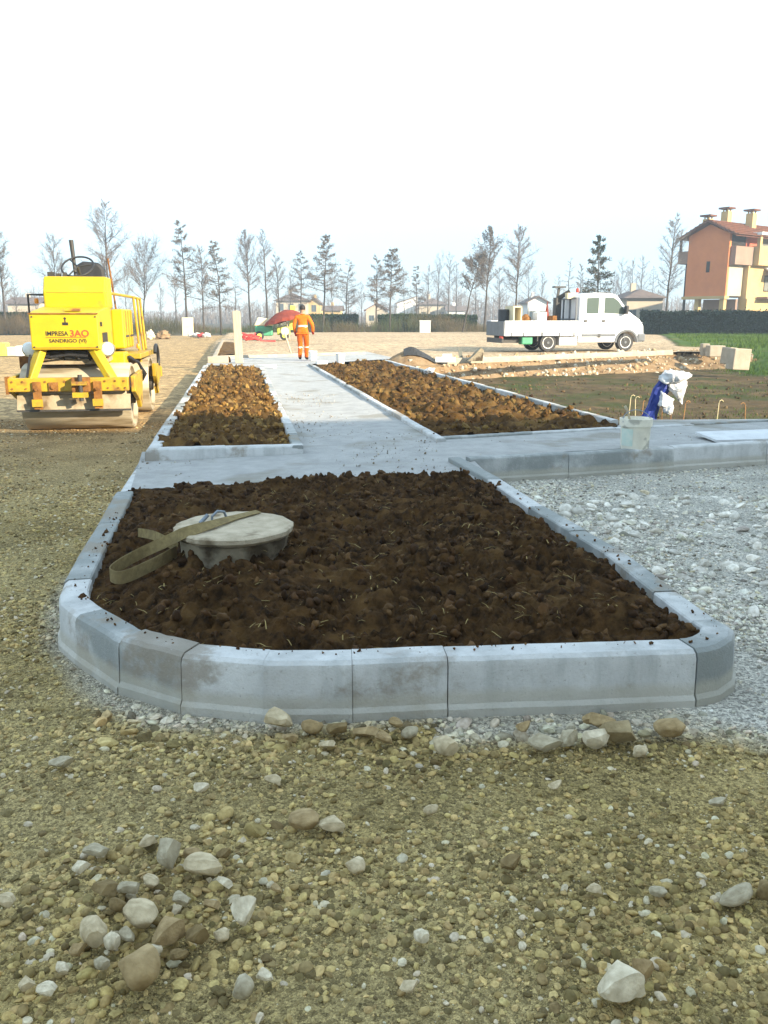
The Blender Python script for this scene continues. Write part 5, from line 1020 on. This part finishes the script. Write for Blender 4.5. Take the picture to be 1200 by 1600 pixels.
F.append(tuple(range(6 * n, 7 * n))); lid = MB().add(V, F).build('lid', 'concrete_lid', mh, smooth=True)
hk = MB().tube([(-.10, .12, .205), (-.095, .125, .25), (-.06, .14, .275), (-.02, .15, .265), (0, .155, .21)], .008, 8); hk.build('lifting_loop', 'steel_grey', lid, smooth=True); MB().tube([(-.17, .10, .222), (-.12, .12, .262)], .012, 8).build('lifting_loop', 'steel_grey', lid)
# --- webbing strap: over the lid, down to the soil, a standing loop and back
def ribbon(name, pts, wv, w, mat, label, cat, thick=.004, sub=10):
    P = [Vector(p) for p in pts]; Wv = [Vector(q).normalized() for q in wv]; C = []; D = []
    for i in range(len(P) - 1):
        p0, p1, p2, p3 = P[max(i - 1, 0)], P[i], P[i + 1], P[min(i + 2, len(P) - 1)]
        for k in range(sub):
            t = k / sub; C.append(.5 * ((2 * p1) + (p2 - p0) * t + (2 * p0 - 5 * p1 + 4 * p2 - p3) * t * t + (3 * p1 - p0 - 3 * p2 + p3) * t ** 3)); D.append(Wv[i].lerp(Wv[i + 1], t).normalized())
    C.append(P[-1]); D.append(Wv[-1]); V = []
    for c, d in zip(C, D): V += [c - d * w / 2, c, c + d * w / 2]
    F = []
    for i in range(len(C) - 1): a = i * 3; F += [(a, a + 1, a + 4, a + 3), (a + 1, a + 2, a + 5, a + 4)]
    o = mesh_obj(name, V, F, mat, None, False); m = o.modifiers.new('solid', 'SOLIDIFY'); m.thickness = thick; m.offset = 0; return tag(o, label, cat)
sp = lambda x, y, z: gp(x, y, z)
ribbon('webbing_strap', [sp(404, 799, .460), sp(372, 807, .464), sp(332, 819, .478), sp(290, 832, .468), sp(262, 845, .40), sp(225, 862, .34), sp(188, 882, .315), sp(172, 897, .30), sp(192, 902, .30), sp(235, 884, .31), sp(276, 862, .33)],
       [(-.6, .8, .0), (-.55, .8, .08), (-.4, .75, .35), (-.25, .6, .65), (-.1, .4, .88), (.1, .2, 1), (.08, .1, 1), (.02, 0, 1), (0, -.05, 1), (0, -.08, 1), (0, -.1, 1)], .07, 'strap', 'olive webbing strap looped off the manhole lid onto the soil', 'strap')
ribbon('strap_end', [sp(216, 832, .30), sp(238, 836, .33), sp(258, 845, .34), sp(278, 856, .31)], [(0, .1, 1), (.1, .2, 1), (.1, .3, .9), (.1, .2, 1)], .055, 'strap', 'short dark strap end sticking from the soil behind the loop', 'strap')
# --- mortar bucket on the path
bp_ = gp(991, 702, .215)
bu = empty('mortar_bucket', bp_, .3, 'dirty white bucket with teal label standing on the path edge', 'bucket')
MB().lathe([(.138, 0), (.145, .004), (.157, .25), (.160, .256), (.170, .257), (.172, .335), (.166, .338), (.158, .30), (.14, .26), (.10, .25)], 32, (0, 0, 0)).build('pail', 'bucket_grey', bu, smooth=True)
lb = MB(); V = []; F = []
for i in range(13):
    a = R(172 + i * 4.6); V += [(.1495 * math.cos(a), .1495 * math.sin(a), .05), (.1592 * math.cos(a), .1592 * math.sin(a), .235)]
    if i: F.append((2 * i - 2, 2 * i, 2 * i + 1, 2 * i - 1))
lb.add(V, F).build('label', 'label_teal', bu, smooth=True)
MB().tube([(.172 * math.cos(a), .172 * math.sin(a) * .3 - .02, .30 + .12 * math.sin(a)) for a in np.linspace(0, math.pi, 11)], .005, 6).build('handle', 'steel_grey', bu, smooth=True)
MB().tube([(-.03, .02, .22), (-.08, .05, .40), (-.11, .06, .46)], [.012, .012, .016], 8).build('trowel_handle', 'wood_pale', bu)
# --- blue sheet round a stake with white plastic bags
bg_ = gp(1022, 666, .0); bg_.y += .15
def crumple(name, c, rx, ry, rz, mat, parent, seed, amp=.28):
    V, F = ICO4; V = V.copy() * 2; rr_ = np.random.default_rng(seed)
    if mat == 'film_white':
        for _ in range(26):
            d = rr_.normal(size=3); d /= np.linalg.norm(d); V -= np.outer(np.maximum(V @ d - rr_.uniform(.45, .85), 0) * .98, d)
    off = Vector((seed * 3.1, seed * 1.7, seed))
    for i in range(len(V)):
        p = Vector(V[i]); q = p * 1.6 + off; k = 1 + amp * 1.2 * noise.noise(q) + amp * 1.3 * (abs(noise.noise(q * 1.9)) - .2) + amp * .9 * (abs(noise.noise(q * 4.1)) - .2) + amp * .3 * abs(noise.noise(q * 9)); V[i] = (p.x * rx * k, p.y * ry * k, p.z * rz * k)
    o = arr_mesh(name, V + np.array(c), F, mat, parent); return o
sk = empty('blue_bundle', (bg_.x, bg_.y, -.15), 0, 'blue plastic sheet wrapped on a leaning stake with white bags tied on', 'bundle')
MB().tube([(-.10, 0, -.2), (.05, 0, .45), (.18, 0, .95)], .018, 6).build('stake', 'wood_pale', sk)
bs = MB(); V = []; F = []; nn = 20; prof = [(-.09, .0, .13), (-.07, .12, .12), (-.03, .30, .10), (.02, .45, .085), (.06, .55, .095), (.12, .70, .12), (.19, .84, .10), (.22, .90, .03)]
for i, (cx, zz, rr) in enumerate(prof):
    for k in range(nn):
        a = 2 * math.pi * k / nn; e = 1 + .28 * math.sin(5 * a + i * .5) * (.4 + .6 * random.random()); V.append((cx + rr * e * math.cos(a), rr * .8 * e * math.sin(a), zz))
for i in range(len(prof) - 1): F += [(i * nn + k, i * nn + (k + 1) % nn, (i + 1) * nn + (k + 1) % nn, (i + 1) * nn + k) for k in range(nn)]
bs.add(V, F).build('blue_sheet', 'blue_sack', sk)
crumple('white_bag', (.24, -.06, .87), .25, .19, .17, 'film_white', sk, 1); crumple('white_bag', (.36, -.08, .70), .17, .14, .22, 'film_white', sk, 2); crumple('white_bag', (.15, -.12, .52), .16, .10, .15, 'film_white', sk, 3); crumple('white_bag', (.20, -.14, .40), .12, .09, .13, 'film_white', sk, 4)
# --- pale board lying on the path
b0, b1, b2, b3 = gp(1086, 680, .245), gp(1120, 690, .245), gp(1330, 684, .245), gp(1330, 668, .245)
bd = MB(); T_ = [b0, b1, b2, b3]; bd.add([(p.x, p.y, .262 + (.025 if i == 0 else 0)) for i, p in enumerate(T_)] + [(p.x, p.y, .236 + (.025 if i == 0 else 0)) for i, p in enumerate(T_)], [(0, 1, 2, 3), (7, 6, 5, 4)] + [(i, i + 4, (i + 1) % 4 + 4, (i + 1) % 4) for i in range(4)])
tag(bd.build('form_board', 'board'), 'pale smooth board lying flat on the path near the bucket', 'board')
for x, y in ((1135, 684), (1290, 678)): p = gp(x, y, .22); thing(MB().box(-.03, .03, -.10, .10, 0, .019), 'timber_batten', 'wood_pale', 'short batten under the pale board', 'batten', (p.x, p.y, .217), group='battens under the board')
# --- hooked starter bars along the back of the path
for i, (x, y0, y1, hook) in enumerate([(986, 645, 627, 1), (995, 648, 630, 1), (1037, 661, 643, 0), (1051, 662, 645, -1), (1071, 662, 637, 1), (1124, 661, 636, 1), (1168, 660, 640, -1), (1006, 652, 636, 0)]):
    p = gp(x, y0, .0); p.y += .1; mpp = (CZ / -ray(x, y0).z) / FPX; h = (y0 - y1) * mpp + .05; w = .04 * (hook or .3)
    thing(MB().tube([(0, 0, -.25), (.0, 0, h * .8), (w * .3, 0, h * .95), (w, 0, h), (w * 1.8, 0, h * .92)], .007, 6), 'starter_bar', 'rebar_pale' if i in (0, 1, 5) else 'rebar', 'thin hooked steel bar sticking up from the edge of the path', 'steel bar', (p.x, p.y, .05), (0, random.uniform(-.08, .08), random.uniform(-.4, .4)), 'hooked steel bars behind the path')
# --- upright board post at the far end of the side bed
p = gp(374, 567, .2); thing(MB().prism([(-.12, 0), (.12, 0), (.115, 1.56), (.03, 1.59), (-.115, 1.57)], -.06, .06, 'y'), 'wooden_post', 'wood_pale', 'upright pale wooden post at the end of the side bed', 'post', p, (0, R(-1.2), .1), bevel=.012)
p = gp(341, 567, .2); thing(MB().box(-.32, .32, -.12, .12, 0, .20), 'loose_kerb_block', 'kerb_far', 'loose concrete kerb block lying left of the wooden post', 'block', p, (0, 0, .15), bevel=.015)
p = gp(357, 566, .2); thing(MB().lathe([(.07, 0), (.09, .05), (.05, .16), (.01, .19)], 9, jit=.2), 'mortar_lump', 'rust', 'small brown lump on the kerb beside the wooden post', 'lump', p)
p = gp(416, 575, .2); thing(MB().box(-.28, .28, -.10, .10, 0, .09), 'loose_kerb_block', 'board', 'blue grey slab piece lying at the path corner', 'block', p, (0, 0, -.4), bevel=.012)
# --- white buckets near the person
for x, y, w, lab in ((489, 563, 13, 'white bucket standing right beside the walking person'), (532, 568, 14, 'white bucket on the wide bed beyond the path kerb')):
    p = gp(x, y, .22); t = empty('bucket', p, 0, lab, 'bucket', 'white buckets'); k = w * (CZ - .2) / -ray(x, y).z / FPX / .30
    MB().lathe([(.125 * k, 0), (.15 * k, .30 * k), (.158 * k, .305 * k), (.158 * k, .33 * k), (.145 * k, .33 * k), (.14 * k, .28 * k)], 20).build('pail', 'plastic_white', t, smooth=True); MB().tube([(.157 * k * math.cos(a), -.12 * k * math.sin(a), .31 * k - .05 * math.sin(a)) for a in np.linspace(0, math.pi, 9)], .006, 5).build('handle', 'steel_grey', t)
for x, y, lab in ((503, 569, 'white brick lying in the wide bed by the bucket'), (671, 582, 'white plastic bag on the back kerb of the wide bed')):
    p = gp(x, y, .24)
    if x == 503: thing(MB().box(-.16, .16, -.08, .08, 0, .10), 'loose_brick', 'plastic_white', lab, 'brick', p, (0, 0, .3), bevel=.01)
    else: o = crumple('plastic_bag', (0, 0, .05), .17, .12, .10, 'film_white', None, 6); o.location = p; tag(o, lab, 'bag')
# --- paddle leaning on the person's left
p = gp(456, 556, .2); pd = empty('round_paddle', p, 0, 'round pale paddle on a wooden stick leaning left of the person', 'paddle'); MB().tube([(0, 0, 0), (-.24, .05, .80)], .035, 8).build('stick', 'wood_pale', pd); MB().lathe([(.13, -.02), (.15, -.01), (.15, .01), (.13, .02)], 20, (-.24, .05, .88), 'y').build('disc', 'cream', pd)
# --- earth heap with black tarp, stakes and kerb offcuts
hp = gp(643, 570, .15); V = []; F = []; n = 36
for j in range(n + 1):
    for i in range(n + 1):
        x = (i / n - .5) * 2.4; y = (j / n - .5) * 2.4; d = math.hypot(x / 1.1, y / 1.0); z = .72 * max(0, 1 - d) ** .9; z += (.05 * noise.noise(Vector((x * 4, y * 4, 1))) + .03 * noise.noise(Vector((x * 11, y * 11, 5)))) * (1 if d < 1.05 else 0) - .08; V.append((x, y, z))
for j in range(n):
    for i in range(n): a = j * (n + 1) + i; F.append((a, a + 1, a + n + 2, a + n + 1))
o = mesh_obj('earth_heap', V, F, 'sand_earth', None, True); o.location = (hp.x, hp.y + .8, .18); o.scale = (.85, .85, .75); tag(o, 'brown earth heap partly covered by a black tarp beyond the wide bed', 'heap')
V = []; F = []
for i in range(13):
    for j in range(5):
        x = -.28 + .10 * i; y = -.55 + .16 * j; d = math.hypot(x / 1.1, y); V.append((x, y, .72 * max(0, 1 - d) ** .9 - .03 + .05 * abs(noise.noise(Vector((x * 6, y * 6, 9))))))
for i in range(12):
    for j in range(4): a = i * 5 + j; F.append((a, a + 5, a + 6, a + 1))
o = mesh_obj('black_tarp', V, F, 'tarp_black', None); o.location = (hp.x, hp.y + .8, .19); m = o.modifiers.new('solid', 'SOLIDIFY'); m.thickness = .02; o.scale = (.85, .85, .75); tag(o, 'crumpled black tarp lying over the top of the earth heap', 'tarp')
p = gp(722, 563, .22); thing(MB().bar((0, 0, -.1), (-.10, 0, .42), .11, .08), 'timber_stake', 'shutter', 'dark timber stake leaning beside kerb offcuts', 'stake', p)
p = gp(742, 564, .22); thing(MB().prism([(-.28, 0), (.22, 0), (.26, .34), (.16, .42), (-.05, .20)], -.12, .12, 'y'), 'kerb_offcut', 'concrete', 'broken pale kerb offcut tilted beside the timber stake', 'offcut', p, (0, 0, .2), bevel=.01)
p = gp(696, 566, .2); thing(MB().box(-.32, .32, -.14, .14, 0, .16).box(-.1, .2, -.1, .12, .162, .26), 'slab_pile', 'board', 'low pile of blue grey slabs between heap and timber stake', 'slabs', p, (0, 0, -.1), bevel=.01)
for i, (x, y, w, h, lab) in enumerate([(1101, 552, 11, 15, 'small upright white block at the end of the truck yard kerb'), (1117, 553, 24, 13, 'low cream block beside the small upright block'), (1152, 573, 28, 28, 'large pale concrete block at the foot of the rubble bank'), (1136, 565, 12, 22, 'rough broken block leaning on the large pale block')]):
    p = gp(x, y, .12 if y < 560 else -.12); mpp = (CZ - p.z) / -ray(x, y).z / FPX; W_, H_ = w * mpp, h * mpp; thing(MB().box(-W_ / 2, W_ / 2, -.25, .25, -.1, H_), 'concrete_block', 'kerb_far', lab, 'block', p, (0, .05 * (i - 1), .15 * (i - 1)), bevel=.025)
# --- far edge of the site: mixer with parasol, hose, board, sacks, cabinet
D = 52; p = atD(428, 527, D); mx_ = empty('concrete_mixer', (p.x, D, .22), .1, 'green and yellow site machine standing under the red parasol', 'machine')
MB().box(-1.1, -.05, -.5, .5, .25, .85).build('body', 'green_paint', mx_, bevel=.08); MB().prism([(-1.15, .86), (.0, .86), (-.2, 1.25), (-.9, 1.35)], -.5, .5, 'y').build('hopper', 'cream', mx_, bevel=.04); MB().box(.2, 1.0, -.4, .4, .3, .8).build('engine_box', 'lime_paint', mx_, bevel=.06)
for x in (-.85, .65): w = MB().lathe([(.2, -.1), (.27, -.08), (.27, .08), (.2, .1)], 20, (x, -.5, .27), 'y').build('wheel', 'black_rubber', mx_, smooth=True); MB().lathe([(.14, -.11), (.14, .1)], 14, (x, -.5, .27), 'y').build('rim', 'lime_paint', w)
MB().bar((1.1, 0, .6), (1.2, 0, 2.05), .34, .3).bar((1.18, 0, 1.75), (1.42, 0, 1.3), .2).build('chute', 'lime_paint', mx_, bevel=.04)
pr = empty('parasol', (p.x + .75, D - .7, .22), 0, 'faded red open parasol tilted over the green machine', 'parasol'); MB().tube([(.3, 0, 0), (.15, 0, 1.0), (0, 0, 1.72)], .025, 8).build('pole', 'wood_pale', pr)
V = [(0.05, 0, 1.80)]; F = []; n = 16
for ring, (rr, zz) in enumerate(((.55, 1.66), (1.15, 1.28), (1.22, 1.12))):
    for k in range(n): a = 2 * math.pi * k / n; V.append((rr * math.cos(a), rr * math.sin(a), zz + .42 * rr * math.cos(a) * .55 - (.06 if k % 2 and ring == 2 else 0)))
F += [(0, 1 + k, 1 + (k + 1) % n) for k in range(n)]
for q in range(2): F += [(1 + q * n + k, 1 + (q + 1) * n + k, 1 + (q + 1) * n + (k + 1) % n, 1 + q * n + (k + 1) % n) for k in range(n)]
o = mesh_obj('canopy', V, F, 'red_cloth', pr); m = o.modifiers.new('solid', 'SOLIDIFY'); m.thickness = .012
p = gp(392, 534, .22); pts = [(.42 * math.cos(a) * (1 + .25 * math.sin(a * .61)) + .1 * math.sin(a * .2), .30 * math.sin(a), .10 + .012 * a + .14 * math.sin(a * 1.37 + 1) * math.cos(a)) for a in np.linspace(0, 24, 150)] + [(.6, -.1, .06), (1.0, .05, .04), (1.4, 0, .04)]
thing(MB().tube(pts, .042, 6), 'coiled_hose', 'red_hose', 'heap of red hose coiled on the sand near the far bed', 'hose', p, smooth=True)
D = 66; p = atD(294, 526, D); thing(MB().box(-.42, .42, -.06, .06, 0, 1.40).box(-.34, .34, -.075, -.062, .7, 1.3), 'site_board', 'cream', 'upright cream board among sacks at the back of the site', 'board', (p.x, D, .15), (R(-4), 0, 0), bevel=.01)
for i, (x, y, w, mat, nm, lab) in enumerate([(300, 526, .40, 'sack', 'sack', 'white sack lying at the foot of the cream board'), (308, 526, .35, 'sack', 'sack', 'pale sack next to the red bag at the back of the site'), (315, 526, .45, 'red_hose', 'bag', 'red bag lying between white sacks'), (323, 526, .40, 'sack', 'sack', 'white sack right of the red bag'), (255, 526, .75, 'sand_earth', 'sand_heap', 'small brown heap at the back of the site road'), (235, 526, .45, 'cream', 'bin', 'cream bin beside the small brown heap')]):
    q = atD(x, y, D - 1 - i * .3); o = crumple(nm, (0, 0, .10), w * .62, w * .45, .16 if i < 4 else .30, mat, None, 10 + i, .5); o.location = (q.x, q.y, .14); tag(o, lab, nm.split('_')[-1])
D = 78; p = atD(664, 518, D); c = thing(MB().box(-.48, .48, -.25, .25, 0, 1.0), 'utility_cabinet', 'wall_white', 'white utility cabinet on the far edge of the sand yard', 'cabinet', (p.x, D, .2), bevel=.02); MB().box(-.02, .02, -.262, -.25, .08, .92).build('door_gap', 'truck_grey', c); MB().box(-.52, .52, -.29, .29, 1.002, 1.07).build('cap', 'wall_white', c)
# --- yellow barrier and pale blocks behind the roller, at the road's left
D = 36
for i, (x, w, mat, nm, lab, h) in enumerate([(8, .30, 'lime_paint', 'barrier_post', 'yellow barrier post behind the roller', .55), (22, .42, 'cream', 'concrete_block', 'cream block next to the yellow barrier post', .38), (33, .26, 'wall_white', 'concrete_block', 'white block half hidden by the roller', .42)]):
    q = atD(x, 556, D); thing(MB().box(-w / 2, w / 2, -.2, .2, 0, h), nm, mat, lab, nm.split('_')[-1], (q.x, D, -.02), bevel=.02)

# ================================================================== HAZE: the thin winter air over the whole place
hz = MB().box(-420, 420, -60, 420, -1.6, 22).build('haze', None); hz['kind'] = 'stuff'
m = bpy.data.materials.new('haze'); nt, n, l = nodes_of(m); n.remove(n['Principled BSDF']); vp = n.new('ShaderNodeVolumePrincipled'); vp.inputs['Color'].default_value = (.78, .89, 1, 1); vp.inputs['Density'].default_value = .0013; vp.inputs['Anisotropy'].default_value = .2; l.new(vp.outputs[0], n['Material Output'].inputs['Volume']); hz.data.materials.append(m)
